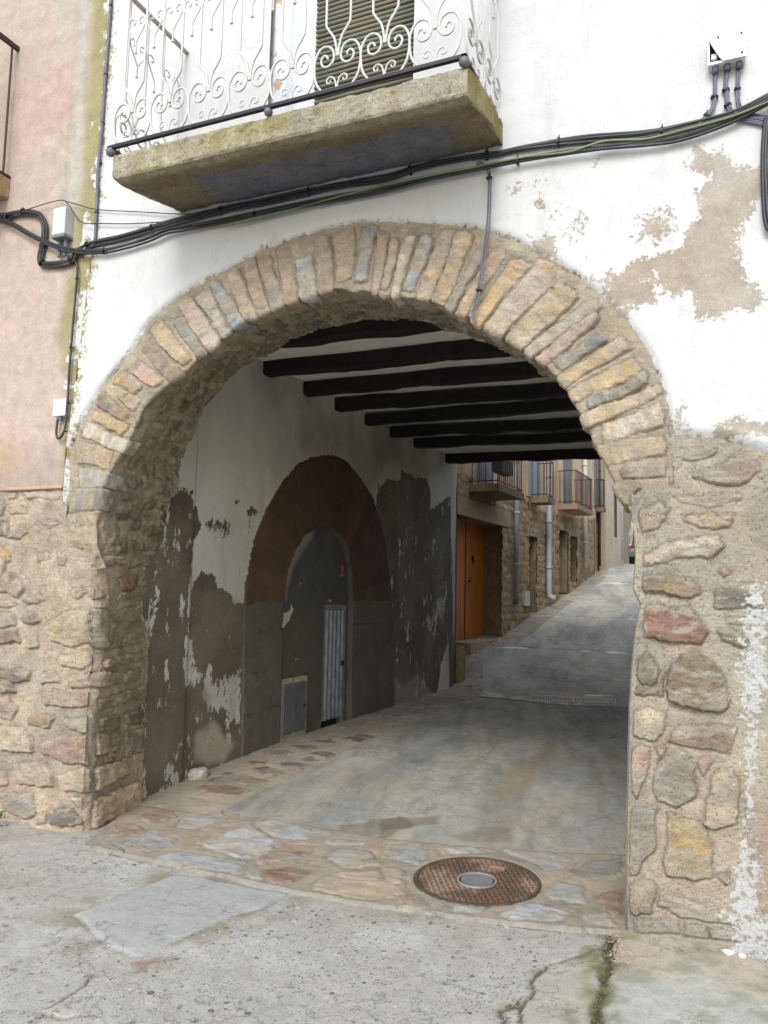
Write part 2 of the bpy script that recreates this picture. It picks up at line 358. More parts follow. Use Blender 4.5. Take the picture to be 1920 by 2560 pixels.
U = np.repeat(ul[:, None], P.shape[1], 1); V = np.repeat(vv[None], len(th), 0)
wid = Lw[:, nv1-1]
stones = []
us = [u_of(t[0]) for t in vs_]; bnd = [max(us[0]-.09, 0)]+[(a+b)/2 for a, b in zip(us[:-1], us[1:])]+[us[-1]+.09]
for k, (t, col, v0, v1) in enumerate(vs_):
    w = np.interp(us[k], ul, wid); g = .002+.007*random.random(); a, b = bnd[k]+g, bnd[k+1]-g; sl = random.uniform(-.02, .02)
    if b-a < .02: a -= .006; b += .006
    vb = w*(v1 if v1 < .99 else 1)+(random.uniform(.05, .22) if v1 >= .99 else 0)
    va = ext+max(.012, w*v0*.8)+random.uniform(-.01, .06)
    j = lambda: random.uniform(-.014, .014)
    stones.append(([(a+sl+j(), va), ((a+b)/2+sl, va-.012), (b+sl+j(), va+j()), (b+j(), (va+vb)/2), (b+j(), vb), ((a+b)/2, vb+.012), (a+j(), vb+j()), (a+j(), (va+vb)/2)], col, random.uniform(.7, 1.6)))
for uu in np.arange(.05, ul[-1], .11):          # rubble of the soffit
    w = np.interp(uu, ul, wid); s0 = w+.2
    while s0 < w+.8:
        l = random.uniform(.08, .2); h = random.uniform(.06, .13); u0 = uu+random.uniform(-.03, .03)
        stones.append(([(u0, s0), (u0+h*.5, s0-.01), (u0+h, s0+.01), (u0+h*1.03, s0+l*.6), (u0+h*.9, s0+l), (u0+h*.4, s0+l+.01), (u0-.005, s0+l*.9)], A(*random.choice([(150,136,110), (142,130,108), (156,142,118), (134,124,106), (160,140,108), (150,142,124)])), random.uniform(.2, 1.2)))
        s0 += l+random.uniform(.012, .05)
S = np.stack([U, Lw], -1)
H, C, Mk = stonefield(S, stones, 11, .011, .009, .018, A(178, 168, 148, .98), .008)
H += .014*fbm(np.stack([U, Lw, U*0], -1), 5, 77, 3) + sm(1., 1.15, V)*.04*np.abs(fbm(np.stack([U, Lw, U*0], -1), 7, 78, 5, .62))
H *= sm(0, .05, Lw)
H -= .010*(1-sm(.02, .09, Lw)); H -= (sm(182.5, 189, th)*.07)[:, None]; H -= (sm(7, 1, th)*.04)[:, None]*(V < 1); C = mix(C, A(180, 172, 156)*np.ones(3)*(1+.2*fbm(np.stack([U, Lw, U*0], -1), 6, 79, 4))[..., None], (sm(9, -1, th)[:, None]*.85*np.ones_like(U))*(V < 1))
n = normals(P)
if n[430, 5, 1] > 0: n = -n; FL = True
else: FL = False
C = mix(C, C*np.array([.95, .92, .82]), sm(1.0, 1.2, V)*.6)    # underside a little darker and browner
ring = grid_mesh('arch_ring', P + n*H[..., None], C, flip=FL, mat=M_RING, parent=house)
ring['label'] = 'rough stone voussoirs bedded in grey mortar'
# back wall of the arch (seen only from inside) 
def arch_wall(name, y, rfun, x0, x1, ztop, mat, col, up):
    xs = np.arange(x0, x1+.01, .05); t = np.linspace(180, 0, 90); bm = MB()
    for a, b in zip(t[:-1], t[1:]):
        pa = AC+rfun(a)*np.array([c_(math.radians(a)), s_(math.radians(a))]); pb = AC+rfun(b)*np.array([c_(math.radians(b)), s_(math.radians(b))])
        q = [(pa[0], y, pa[1]), (pb[0], y, pb[1]), (pb[0], y, ztop), (pa[0], y, ztop)]
        v = [bm.bm.verts.new(p) for p in q]; bm.bm.faces.new(v)
    return bm.build(name, mat, parent=house)
# ---- white plaster facade (grid, cut by the extrados and the door)
D_X0, D_X1, D_Z0, D_Z1 = -2.62, -1.64, 4.12, 6.25
def trim(a, ins):
    a = list(a)
    for v in ins:
        k = int(np.argmin(np.abs(np.array(a)-v))); a[k] = v
    return np.array(a)
xs = trim(np.arange(-4.2, 2.6, .02), [D_X0, D_X1]); zs = trim(np.arange(2.1, 6.6, .02), [D_Z0, D_Z1])
X, Z = np.meshgrid(xs, zs, indexing='ij'); XZ = np.stack([X, Z], -1); X3 = np.stack([X, X*0, Z], -1)
bx = lambda z: np.interp(z, [2.0, 2.2, 2.6, 2.815, 3.93, 5.7, 8], [-4.14, -4.14, -4.13, -4.09, -4.00, -3.98, -3.98])
shelf = [onY(*p)[[0, 2]] for p in [(1684,1092),(1705,1094),(1736,1097),(1800,1105),(1850,1118),(1919,1140)]]
shx = np.array([p[0] for p in shelf]+[2.7]); shz = np.array([p[1] for p in shelf]+[2.27])
angl = np.degrees(np.arctan2(Z-AC[1], X-AC[0])); rad = np.hypot(X-AC[0], Z-AC[1])
ang_lines = fbm(np.stack([angl/9, angl*0, angl*0], -1), 1, 90, 3)*.022
dist = rad-(Re(np.clip(angl, 0, 180))+ang_lines)                     # >0 outside the ring
shd = Z-np.interp(X, shx, shz)-.012*fbm(X3, 6, 91, 3)
dist = np.where(X > -.30, np.minimum(np.maximum(dist, 0)+np.where(dist < 0, dist, 0), shd), dist)
lf = X-bx(Z)
dd = np.minimum(dist, lf)
inside = dist > 0
inside = dist > -.0205; keep = (inside[:-1, :-1].astype(int)+inside[1:, :-1]+inside[1:, 1:]+inside[:-1, 1:]) >= 4
keepl = (lf[:-1, :-1] > 0) & (lf[1:, 1:] > 0)
cx = (xs[:-1]+xs[1:])/2; cz = (zs[:-1]+zs[1:])/2
hole = ((cx > D_X0) & (cx < D_X1))[:, None] & ((cz > D_Z0) & (cz < D_Z1))[None]
# snap verts next to the boundary
gx, gz_ = np.gradient(dist, xs, zs); gl = np.hypot(gx, gz_)+1e-6
sn = (dist > -.0205) & (dist < .0095)
mv = np.where(sn, dist, 0)/gl
Xs_, Zs_ = X-mv*gx/gl, Z-mv*gz_/gl
Y = -.016*sm(.0, .03, dist)+.004*fbm(X3, 3, 92, 4)+.003*fbm(X3, 14, 93, 3)
Y -= .022*sm(.03, 0., np.abs(shd-.06))*(X > -.28)*(shd > 0)*1.0      # bulged lip above the pier
Y = np.where(sn, .012, Y)
def px_poly(l, y=0.): return np.array([onY(p[0], p[1], y)[[0, 2]] for p in l])
K1 = 1.1573
peel = np.full(X.shape, -.25)
def add_patch(peel, poly, soft, top, S=XZ):
    W = S + .03*np.stack([fbm(np.stack([S[..., 0], S[..., 1], S[..., 0]*0], -1), 7, 55, 4), fbm(np.stack([S[..., 0], S[..., 1], S[..., 0]*0], -1), 7, 56, 4)], -1)
    d = sdf(W, poly); soft = max(soft*1.6, .07); return np.maximum(peel, (sm(-soft, soft, d))*top*1.25-.25)
big = px_poly([(x*K1, y*K1) for x, y in [(1500,305),(1530,330),(1560,330),(1600,355),(1662,365),(1700,440),(1700,480),(1640,440),(1610,480),(1600,560),(1625,610),(1665,640),(1620,680),(1560,690),(1500,700),(1490,650),(1430,650),(1400,600),(1345,640),(1330,600),(1360,560),(1450,540),(1480,520),(1500,440),(1490,420),(1530,390),(1480,360)]])
peel = add_patch(peel, big, .05, .95)
for l, so, tp in [([(1080,410),(1120,395),(1145,405),(1120,425),(1085,425)], .02, .95), ([(1150,375),(1190,385),(1185,470),(1150,450),(1165,420)], .03, .85),
                  ([(1145,520),(1200,505),(1220,560),(1190,575),(1160,560)], .06, .92), ([(1370,470),(1450,440),(1470,500),(1420,540),(1370,520)], .09, .9), ([(1260,600),(1330,580),(1420,600),(1420,660),(1340,690),(1300,650)], .08, .98),
                  ([(1170,440),(1290,440),(1290,560),(1190,530)], .12, .66), ([(1450,860),(1480,880),(1510,930),(1455,945)], .05, .75), ([(1530,935),(1560,910),(1600,895),(1690,900),(1690,955),(1540,948)], .05, .9), ([(1270,350),(1290,345),(1280,375),(1270,375)], .02, .8),
                  ([(490,130),(560,120),(580,150),(500,165)], .1, .5), ([(215,0),(260,0),(250,30),(235,60),(232,120)], .05, .62)]:
    peel = add_patch(peel, px_poly([(x*K1, y*K1) for x, y in l]), so, tp)
edge_l = sm(.16, 0., lf)*.62-.1; peel = np.maximum(peel, edge_l+.12*fbm(X3, 4, 99, 3))
peel = np.maximum(peel, sm(.05, 0, dist)*.55-.1)
Cf = np.ones(X.shape+(3,))*A(190, 182, 172, 1.55); Cf = mix(Cf, A(182, 170, 152, 1.6)*np.ones(3), sm(-.3, .4, fbm(X3, 2.5, 31, 4)))
Cf = mix(Cf, A(172, 160, 104, 1.5)*np.ones(3), sm(.14, .02, lf))
facade = grid_mesh('facade_plaster', np.stack([Xs_, Y, Zs_], -1), Cf, {'peel': peel}, keep=keep & ~hole & keepl, flip=False, mat=M_FACADE, parent=house)
facade['label'] = 'white painted plaster flaking to sandy render at the right'
def loose_stones(x0, x1, z0, z1, seed, k=1.08):
    rnd = random.Random(seed); out = []; z = z0
    while z < z1:
        h = rnd.uniform(.10, .17); x = x0+rnd.uniform(0, .1)
        while x < x1:
            l = rnd.uniform(.10, .28); j = lambda: rnd.uniform(-.015, .015)
            if rnd.random() < .8 and x+l < x1: out.append(([(x+j(), z+j()), (x+l*.5, z-.01+j()), (x+l+j(), z+j()), (x+l+.01, z+h*.5), (x+l+j(), z+h-.025+j()), (x+l*.5, z+h-.015), (x+j(), z+h-.02+j()), (x-.01, z+h*.5)], A(*rnd.choice([TAN, BRN, GRY, CRM, PNK, OLV, (176,160,136), (184,166,140)]), k), rnd.uniform(.6, 1.5)))
            x += l+rnd.uniform(.03, .08)
        z += h+.015
    return out
# ---- right pier
pst = [([(1300,30),(1380,10),(1500,15),(1500,65),(1400,75),(1300,50)],YEL,.5),([(1075,192),(1180,150),(1300,115),(1440,90),(1470,150),(1400,200),(1250,205),(1140,235),(1072,235)],CRM,1.2),([(1070,270),(1150,260),(1240,265),(1340,305),(1380,355),(1330,375),(1200,350),(1090,345)],(176,148,106),1.7),
 ([(1068,400),(1170,390),(1260,425),(1320,405),(1405,520),(1375,580),(1240,560),(1085,545),(1065,480)],RED,1.6),([(1450,250),(1475,230),(1500,260),(1470,290)],PNK,.8),([(1430,340),(1500,335),(1620,345),(1640,410),(1430,415)],(140,132,114),.9),
 ([(1480,450),(1620,455),(1620,500),(1480,490)],YEL,.3),([(1445,520),(1500,510),(1570,540),(1590,585),(1530,585),(1465,560)],(148,138,112),1.),([(1050,640),(1120,595),(1170,640),(1195,690),(1180,740),(1130,750),(1080,735),(1050,700)],(160,142,104),1.5),([(1055,742),(1140,762),(1190,755),(1225,700),(1215,800),(1050,792)],(140,120,86),.9),
 ([(1235,690),(1290,610),(1350,600),(1430,650),(1480,720),(1500,830),(1470,868),(1380,860),(1290,845),(1235,810)],(158,136,92),2.2),([(1040,860),(1110,845),(1235,865),(1215,960),(1180,995),(1100,985),(1038,955)],(214,196,150),1.3),([(1245,950),(1300,920),(1400,915),(1530,935),(1500,1045),(1380,1030),(1240,995)],(172,142,104),.8),
 ([(1035,1020),(1100,1008),(1150,1030),(1150,1140),(1105,1200),(1070,1245),(1035,1200)],(200,160,118),1.2),([(1190,1090),(1250,1035),(1320,1040),(1350,1100),(1350,1230),(1280,1280),(1190,1250),(1170,1200)],(158,148,120),1.),([(1180,1025),(1240,1010),(1210,1060),(1185,1080)],TAN,.6),
 ([(1355,1070),(1410,1055),(1430,1080),(1380,1145),(1360,1110)],(184,150,122),.7),([(1405,1140),(1450,1105),(1520,1120),(1535,1200),(1530,1340),(1440,1372),(1385,1360),(1395,1250)],(196,172,122),1.6)]
pst = [([onY(*z6(p))[[0, 2]] for p in l], A(*c), r) for l, c, r in pst]
pst += [([onY(*z8(p))[[0, 2]] for p in l], A(*c), r) for l, c, r in [([(1030,175),(1190,175),(1180,240),(1185,360),(1130,400),(1090,460),(1030,455)],(166,156,132),1.1),([(1235,200),(1290,195),(1400,260),(1420,340),(1420,480),(1360,500),(1240,460),(1220,400),(1235,300)],(194,168,104),1.1),
 ([(1430,470),(1490,430),(1500,490),(1470,505)],(160,132,112),.8),([(1030,495),(1120,480),(1200,520),(1180,620),(1060,640),(1030,600)],(178,152,112),.9),([(1210,540),(1400,590),(1540,650),(1530,680),(1300,650),(1200,600)],(186,166,132),.8),([(1060,660),(1170,640),(1290,660),(1300,720),(1070,705)],(186,172,150),.5),([(1310,670),(1390,690),(1400,740),(1310,725)],(165,150,125),.5),([(1400,695),(1520,700),(1560,760),(1410,740)],(165,160,145),.5),
 ([(1560,130),(1659,140),(1700,600),(1640,640),(1580,500)],(186,160,132),.25)]]
pst += [([onY(*zP(p))[[0, 2]] for p in l], A(*c), r) for l, c, r in [([(920,520),(1100,500),(1300,380),(1480,350),(1560,400),(1580,520),(1450,620),(1290,660),(1050,600),(930,570)],(172,138,118),.9),([(800,380),(1030,350),(1130,280),(1170,330),(1120,380),(900,410)],(182,160,112),.6),([(210,680),(400,560),(700,460),(790,480),(640,560),(380,650),(230,740)],(182,156,104),.7),
 ([(740,760),(1100,730),(1400,740),(1400,800),(1100,860),(800,840)],(186,170,132),.3),([(310,900),(640,800),(700,900),(560,1080),(320,1120)],(198,168,128),.8),([(820,1010),(900,940),(1120,910),(1300,1020),(1240,1070),(1000,1060)],(204,172,108),.5)]]
xs = np.arange(-.56, 2.6, .0068); xs = xs[(xs < .35)].tolist()+np.arange(.35, 2.6, .016).tolist(); zs = np.arange(-.06, 2.42, .0068)
pst += loose_stones(.22, 2.5, .05, 2.05, 5)
SX, SZ = np.meshgrid(np.array(xs), zs, indexing='ij'); S = np.stack([SX, SZ], -1)
H, C, Mk = stonefield(S, pst, 21, .015, .016, .022, A(180, 172, 156), .006)
S3 = np.stack([SX, SX*0, SZ], -1)
ed = np.array([onY(*p)[[0, 2]] for p in [(1573,1280),(1579,1330),(1585,1396),(1579,1471),(1598,1511),(1585,1570),(1576,1656),(1568,1772),(1565,1916),(1562,2090),(1560,2331)]])
eo = np.argsort(ed[:, 1]); ex = np.interp(SZ, ed[eo, 1], ed[eo, 0])
C = mix(C, C*np.array([.93, .95, 1.0])*.9, sm(.2, .5, fbm(S3, 3, 44, 3)))
pl = np.array([onY(*p)[[0, 2]] for p in [(1890,1480),(1885,1640),(1880,1750),(1878,1860),(1872,2050),(1866,2160),(1860,2300),(1900,2420)]])
# left edge of the pier wraps round into the passage: remap x so that columns follow the ragged edge
t = np.clip((SX+.56)/.4, 0, 1); Xp = SX*t+(ex+(SX+.56)*.55)*(1-t)
rnd = sm(.05, 0, SX+.56)
Yp = -.004+rnd**2*.05
ang2 = np.degrees(np.arctan2(SZ-AC[1], Xp-AC[0])); r2 = np.hypot(Xp-AC[0], SZ-AC[1])
inr = ((r2 < Re(np.clip(ang2, 0, 180))-.015) & (ang2 > 4.5) & (SZ > AC[1]-.05))
H2 = H + .010*fbm(S3, 4, 46, 3)
Pp = np.stack([Xp, Yp-H2, SZ], -1)
kp = ~(inr[:-1, :-1] & inr[1:, 1:] & inr[1:, :-1] & inr[:-1, 1:])
wt = linedist(S + .02*np.stack([fbm(S3, 9, 1, 3), fbm(S3, 9, 2, 3)], -1), pl)
wid2 = np.interp(SZ, [0, .25, .5, .8, 1.2, 1.5, 1.8], [.09, .07, .02, .015, .055, .05, .02])
pe = 1-(sm(wid2+.05, wid2-.05, wt)*.72)*(SZ < 1.95); pe = np.where(wt > wid2+.07, 1.9, pe); pe = np.where(SX > .2, np.maximum(1.2-1.0*sm(.15, .5, SX)*sm(-.2, .3, fbm(S3, 2, 5, 3)), .2), pe)
M_PIER = mat_stone('pier_stone', 60, .3, .006)
def add_paint(m, white=(.60, .60, .59), fine=34, edge=2.0):
    nt = m.node_tree; bs = nt.nodes['Principled BSDF']; co = obco(nt); src = bs.inputs['Base Color'].links[0].from_socket
    f = math_(nt, 'ADD', attr(nt, 'peel', 'Fac'), math_(nt, 'MULTIPLY', math_(nt, 'SUBTRACT', noise(nt, co, fine, 6, .7), .5), edge*2))
    nt.links.new(mixc(nt, ramp(nt, f, [(.47, 0.), (.53, 1.)]), white, src), bs.inputs['Base Color'])
add_paint(M_PIER)
pier = grid_mesh('stone_pier', Pp, C, {'peel': pe}, keep=kp, mat=M_PIER, parent=house)
# side of the pier inside the passage
ys = np.arange(0.045, 8.0, .05); zz = np.arange(-.06, 3.8, .05); YY, ZZ = np.meshgrid(ys, zz, indexing='ij')
xx = np.interp(ZZ, ed[eo, 1], ed[eo, 0])+.03; xx = np.where(YY > .72, -.36, xx*(1-sm(.0, .72, YY))+(-.38)*sm(0, .72, YY))
xx = np.where(ZZ > 1.95, np.maximum(xx, -.36), xx)
C = np.ones(YY.shape+(3,))*A(150, 138, 116); q3 = np.stack([YY*0, YY, ZZ], -1)
pe = .7+.6*fbm(q3, 1.6, 8, 4)-sm(1.6, 2.6, ZZ)*1.2
grid_mesh('passage_wall', np.stack([xx+.01*fbm(q3, 3, 3, 3), YY, ZZ], -1), C, {'peel': pe}, flip=True, mat=M_PASS, parent=house)
# ---- left jamb and rubble (face + passage side in one wrapped grid)
J0 = np.array([-3.81, 0.]); J1 = np.array([-3.95, .72]); jd = (J1-J0)/np.linalg.norm(J1-J0); jn = np.array([jd[1], -jd[0], 0.])
def onJ(p):
    if p[0] < 238:
        q = onY(*p); 
        if q[0] <= J0[0]+.03: return np.array([q[0]-J0[0], q[2]])
    q = onPl(p[0], p[1], np.array([J0[0], J0[1], 0.]), jn); return np.array([(q[:2]-J0)@jd, q[2]])
L5 = [([(175,45),(215,25),(255,50),(215,75)],(196,146,100),.4),([(315,25),(360,15),(375,60),(330,75)],YEL,.4),([(300,110),(350,90),(372,130),(350,170),(310,140)],(206,160,90),.5),([(15,80),(90,65),(125,90),(100,115),(20,110)],(170,155,125),.9),([(-20,140),(45,170),(50,210),(-20,220)],(222,176,118),1.),
 ([(-30,265),(60,260),(100,330),(80,375),(20,350),(-30,340)],(176,152,115),1.2),([(310,330),(350,315),(370,350),(340,375),(310,360)],(190,166,130),.8),([(378,330),(440,315),(460,370),(400,385),(376,370)],(160,145,115),.9),([(215,470),(280,430),(385,412),(388,570),(300,580),(215,560)],(196,176,124),1.),([(90,450),(130,430),(180,470),(150,490),(100,480)],(160,142,120),1.),
 ([(-20,520),(80,510),(90,560),(20,575),(-20,570)],(180,142,112),1.),([(110,540),(160,535),(165,580),(115,590)],(170,160,145),.8),([(260,620),(370,600),(382,655),(340,685),(260,660)],(208,190,144),1.),([(-20,660),(70,665),(135,690),(130,730),(60,740),(-20,700)],(145,132,112),1.8),([(180,690),(240,680),(275,740),(180,745)],(176,166,152),.8),([(295,710),(383,690),(386,755),(310,765)],(196,168,122),1.3),([(-20,745),(60,750),(85,775),(20,785),(-20,780)],(130,118,100),1.5),
 ([(168,780),(300,775),(392,790),(390,850),(200,832)],(186,156,120),1.2),([(120,890),(180,870),(240,890),(225,930),(130,920)],(178,152,118),.9),([(280,890),(384,880),(390,950),(350,960),(280,920)],(186,168,140),1.2),([(-20,920),(120,930),(150,980),(150,1040),(60,1040),(-20,1010)],(200,180,148),1.3),([(180,1000),(260,970),(384,962),(384,1090),(280,1085),(190,1040)],(184,148,122),1.7),
 ([(60,1090),(190,1070),(240,1130),(230,1190),(80,1180)],(196,164,120),1.4),([(252,1130),(370,1100),(384,1100),(384,1215),(270,1200)],(206,172,116),1.6),([(5,1210),(150,1220),(165,1310),(100,1330),(20,1280)],(172,160,140),1.3),([(215,1290),(270,1255),(310,1290),(350,1370),(220,1350)],(128,122,112),1.2),([(170,1310),(210,1300),(215,1350),(165,1350)],CRM,.8),
 ([(-30,795),(40,800),(80,850),(60,900),(-30,880)],(176,140,116),.9),([(90,380),(170,360),(200,385),(120,400)],(178,158,130),.6),([(-30,390),(40,385),(80,400),(40,415),(-30,410)],(160,146,126),.8),([(300,1230),(350,1240),(366,1340),(335,1310)],CRM,.8),([(-30,1100),(30,1120),(40,1180),(-30,1190)],(210,170,145),.9),([(-30,430),(60,440),(75,490),(-30,505)],(186,168,140),.8),([(150,180),(200,175),(210,210),(160,215)],(170,150,120),.3),([(250,200),(290,200),(290,235),(250,230)],(180,160,128),.6)]
J5 = [([(412,195),(520,185),(525,225),(430,240)],(158,140,104),1.2),([(500,290),(600,270),(600,320),(530,350)],(150,80,66),.6),([(520,345),(640,325),(630,380),(500,385)],(135,120,90),.6),([(475,430),(610,400),(620,560),(480,590)],(140,124,88),.6),([(400,420),(470,415),(470,590),(398,580)],(165,152,116),.8),([(450,640),(620,600),(620,635),(450,675)],(145,126,84),1.2),([(395,700),(510,680),(520,740),(400,765)],(150,130,95),1.3),([(420,810),(620,745),(620,800),(430,855)],(130,114,88),1.3),([(430,890),(520,880),(520,940),(440,950)],(125,112,92),1.),([(540,870),(620,850),(610,915),(550,920)],(120,98,80),1.),
 ([(450,1040),(500,1035),(490,1080),(450,1080)],(112,84,72),.9),([(405,1100),(540,1065),(565,1130),(405,1205)],(200,168,118),1.4),([(402,1235),(600,1160),(604,1290),(402,1365)],(206,172,128),1.4),([(540,180),(640,165),(640,230),(545,240)],(150,130,98),.6),([(420,960),(530,950),(520,1030),(415,1050)],(140,122,98),.9),([(540,950),(615,930),(612,1040),(545,1060)],(135,118,96),.7),([(530,690),(610,670),(610,720),(530,735)],(140,122,94),.8)]
jst = [([onJ(z5(p)) for p in l], A(*c), r) for l, c, r in L5]
jst += [([(lambda q: np.array([(q[:2]-J0)@jd, q[2]]))(onPl(*z5(p), np.array([J0[0], J0[1], 0.]), jn)) for p in l], A(*c, .72), r) for l, c, r in J5]
jst += [([onJ(zJ(p)) for p in l], A(*c), r) for l, c, r in [([(60,170),(130,160),(135,220),(70,235)],YEL,.4),([(220,160),(560,160),(545,235),(220,225)],(206,186,158),.5),([(620,60),(800,70),(930,120),(900,180),(700,130)],(176,168,156),.9),([(800,200),(960,190),(960,290),(830,290)],(150,142,122),.5),([(60,310),(190,290),(240,345),(90,355)],(186,166,128),.4)]]
jst += loose_stones(-3.1, -.80, .05, 2.1, 6)
ss = np.concatenate([np.arange(-3.2, -.9, .016), np.arange(-.9, .75, .0068)]); zs = np.arange(-.06, 2.27, .0068)
SS, SZ = np.meshgrid(ss, zs, indexing='ij'); S = np.stack([SS, SZ], -1); S3 = np.stack([SS, SS*0, SZ], -1)
H, C, Mk = stonefield(S, jst, 31, .016, .018, .022, A(192, 178, 158), .007)
H2 = H+.018*fbm(S3, 3.2, 47, 3)
C = mix(C, C*np.array([1, .95, .80]), sm(.03, .22, SS)*.7)      # a little darker and yellower inside the opening
C = mix(C, A(165, 156, 140)*np.ones(3), sm(.1, .4, fbm(S3, 2.2, 48, 3))*(1-Mk)*.7)
# base curve with rounded corner
jx = np.where(SS < 0, J0[0]+SS, J0[0]+SS*jd[0]); jy = np.where(SS < 0, 0., SS*jd[1]); 
Rr = .16+.09*fbm(np.stack([SZ*0, SZ*0, SZ], -1), 3, 5, 2)
cur = sm(Rr, 0, np.abs(SS)); d_in = cur**2*Rr*.38
nx = np.where(SS < -.03, 0., np.where(SS > .03, jn[0], jn[0]*.5)); ny = np.where(SS < -.03, -1., np.where(SS > .03, jn[1], -.5+jn[1]*.5))
bl = sm(-.07, .07, SS); nx = bl*jn[0]; ny = -(1-bl)+bl*jn[1]; nl = np.hypot(nx, ny); nx /= nl; ny /= nl
Pj = np.stack([jx+nx*(H2-d_in), jy+ny*(H2-d_in)-.002, SZ], -1)
top = np.where((jx > -4.12), 2.10, 2.225)+.012*fbm(S3, 6, 3, 3)
kz = (SZ[:-1, :-1] < top[:-1, :-1]-.0)
angj = np.degrees(np.arctan2(SZ-AC[1], jx-AC[0])); rj = np.hypot(jx-AC[0], SZ-AC[1])
inr = (SS < .03) & (SZ > 1.99) & (rj < Re(np.clip(angj, 0, 180))-.02)
kz &= ~inr[:-1, :-1]
kz &= ~((SS[:-1, :-1] > .02) & (SZ[:-1, :-1] > 2.06))
split = -4.14-J0[0]
left = (SS[:-1, :-1] < split)
grid_mesh('stone_jamb', Pj, C, keep=kz & ~left, flip=False, mat=M_STONE, parent=house)
pink = empty('pink_house', (-5.2, 0, 0), 'pink rendered house with mossy edge on a rubble stone base at far left', 'house')
grid_mesh('stone_base', Pj, C, keep=kz & left, flip=False, mat=M_STONE, parent=pink)
# ---- pink wall
xs = np.concatenate([np.arange(-8, -4.9, .1), np.arange(-4.9, -3.90, .02)]); zs = np.arange(2.2, 7.2, .02)
X, Z = np.meshgrid(xs, zs, indexing='ij'); X3 = np.stack([X, X*0, Z], -1); lf = bx(Z)-X
keep = (lf[:-1, :-1] > -.015) & (lf[1:, 1:] > -.015)
mv = np.where((lf < .02) & (lf > -.02), 1, 0); Xs_ = X+mv*lf
C = np.ones(X.shape+(3,))*A(214, 192, 179, 1.7)
C = mix(C, A(214, 186, 174, 1.72)*np.ones(3), sm(-.2, .3, fbm(X3, 1.6, 1, 3)))
C = mix(C, A(205, 198, 184, 1.75)*np.ones(3), sm(.0, .5, fbm(X3*[1, 1, .6], 2.6, 2, 4))*.6)
C = mix(C, A(205, 202, 190, 1.75)*np.ones(3), np.exp(-((lf-.22)/.07)**2)*sm(3.9, 4.2, Z)*.9)
C = mix(C, A(214, 178, 140, 1.75)*np.ones(3), sm(2.65, 2.4, Z)*sm(.2, -.2, X+4.55)*.8)
C = mix(C, A(186, 172, 160, 1.75)*np.ones(3), sm(2.6, 2.25, Z+.15*fbm(X3, 5, 4, 3))*.7)
C = C*(1-.10*np.exp(-((lf-.3)/.03)**2)*sm(3.7, 4., Z))[..., None]
moss = sm(.24, .12, lf+.06*fbm(X3, 5, 9, 4)+np.interp(Z, [2.2, 2.9, 3.3, 3.8, 4.3, 7], [.16, .13, -.03, .0, .03, .0])); C = mix(C, A(168, 160, 114, 1.55)*np.ones(3), moss*.95)
C = C*(1+.06*fbm(X3, 12, 6, 3))[..., None]
peel = np.where((lf < .12) & (Z > 2.9), .58+.9*fbm(X3, 9, 12, 3)+.25*sm(3.9, 4.4, Z)+(lf-.05)*3, 1.5)
Yw = -.006+.006*fbm(X3, 2, 3, 3)+np.where(lf < .02, .0, 0)
grid_mesh('pink_wall', np.stack([Xs_, Yw, Z], -1), C, {'peel': peel}, keep=keep, mat=M_PINK, parent=pink)
MB().box((-8, .03, -.05), (-4.18, 5, 7.2)).build('wall_core', M_FACADE, pink)
b = MB(); b.box((-8, -.022, 2.205), (-4.13, .02, 2.228), .006); b.build('ledge', mat_plain('terracotta_ledge', A(190, 158, 132, 1.3), .9), pink)
# pink house balcony at the left edge of the frame
q1 = onY(8, 505, -.0); 
BX = onY(50, 478, -.0)[0]-.10
pb = MB(); zt = onX(45, 458, BX)[2]
print('pink balcony', BX, onX(45, 458, BX), onX(38, 515, BX), onX(0, 425, BX), onX(68, 135, BX), onX(0, 68, BX))
e1 = onX(45, 458, BX); e2 = onX(0, 425, BX); hr = onX(68, 135, BX)
slabp = MB(); slabp.box((BX-2.2, -.55, e1[2]-.16), (BX, .0, e1[2]), .01); sb = slabp.build('balcony', M_CONC, pink); sb['label'] = 'stone balcony slab with brown iron railing'
me = sb.data; ca = me.color_attributes.new('Col', 'FLOAT_COLOR', 'POINT'); ca.data.foreach_set('color', np.tile([*A(190, 165, 120), 1], len(me.vertices)).astype(np.float32))
r = MB(); r.box((BX-2.2, -.56, e1[2]+.02), (BX-.01, -.54, e1[2]+.035)); r.box((BX-.03, -.55, hr[2]-.02), (BX, .0, hr[2]+.01)); r.box((BX-2.2, -.565, hr[2]-.02), (BX, -.535, hr[2]+.01)); r.box((BX-.03, -.55, e1[2]+.0), (BX, .0, e1[2]+.02))
for y in np.arange(-.54, -.05, .12): r.tube([(BX-.015, y, e1[2]), (BX-.015, y, hr[2])], .008)
for x in np.arange(BX-2.1, BX-.05, .12): r.tube([(x, -.55, e1[2]), (x, -.55, hr[2])], .008)
r.build('railing', M_RAILB, sb)
# ---- bodies / roofs that keep the light out
blk = MB(); blk.box((-4.15, .03, 3.78), (2.6, .2, D_Z0-.002)); blk.box((-4.15, .03, D_Z0), (D_X0, .2, 6.6)); blk.box((D_X1, .03, D_Z0), (2.6, .2, 6.6)); blk.box((D_X0, .03, D_Z1), (D_X1, .2, 6.6)); blk.box((-4.15, .201, 3.78), (2.6, 7.92, 6.2)); blk.box((-.30, .74, -.05), (2.6, 7.99, 3.78)); blk.box((-.1, .06, -.05), (2.6, .74, 3.8)); blk.box((-5.2, .05, -.05), (-4.16, 7.9, 3.78))
blk.build('house_core', mat_plain('dull_plaster', (.35, .34, .32), .9), house)
arch_wall('arch_back', .73, lambda a: Rb(a)-.0, -4, -.2, 3.8, M_PASS, None, 0)
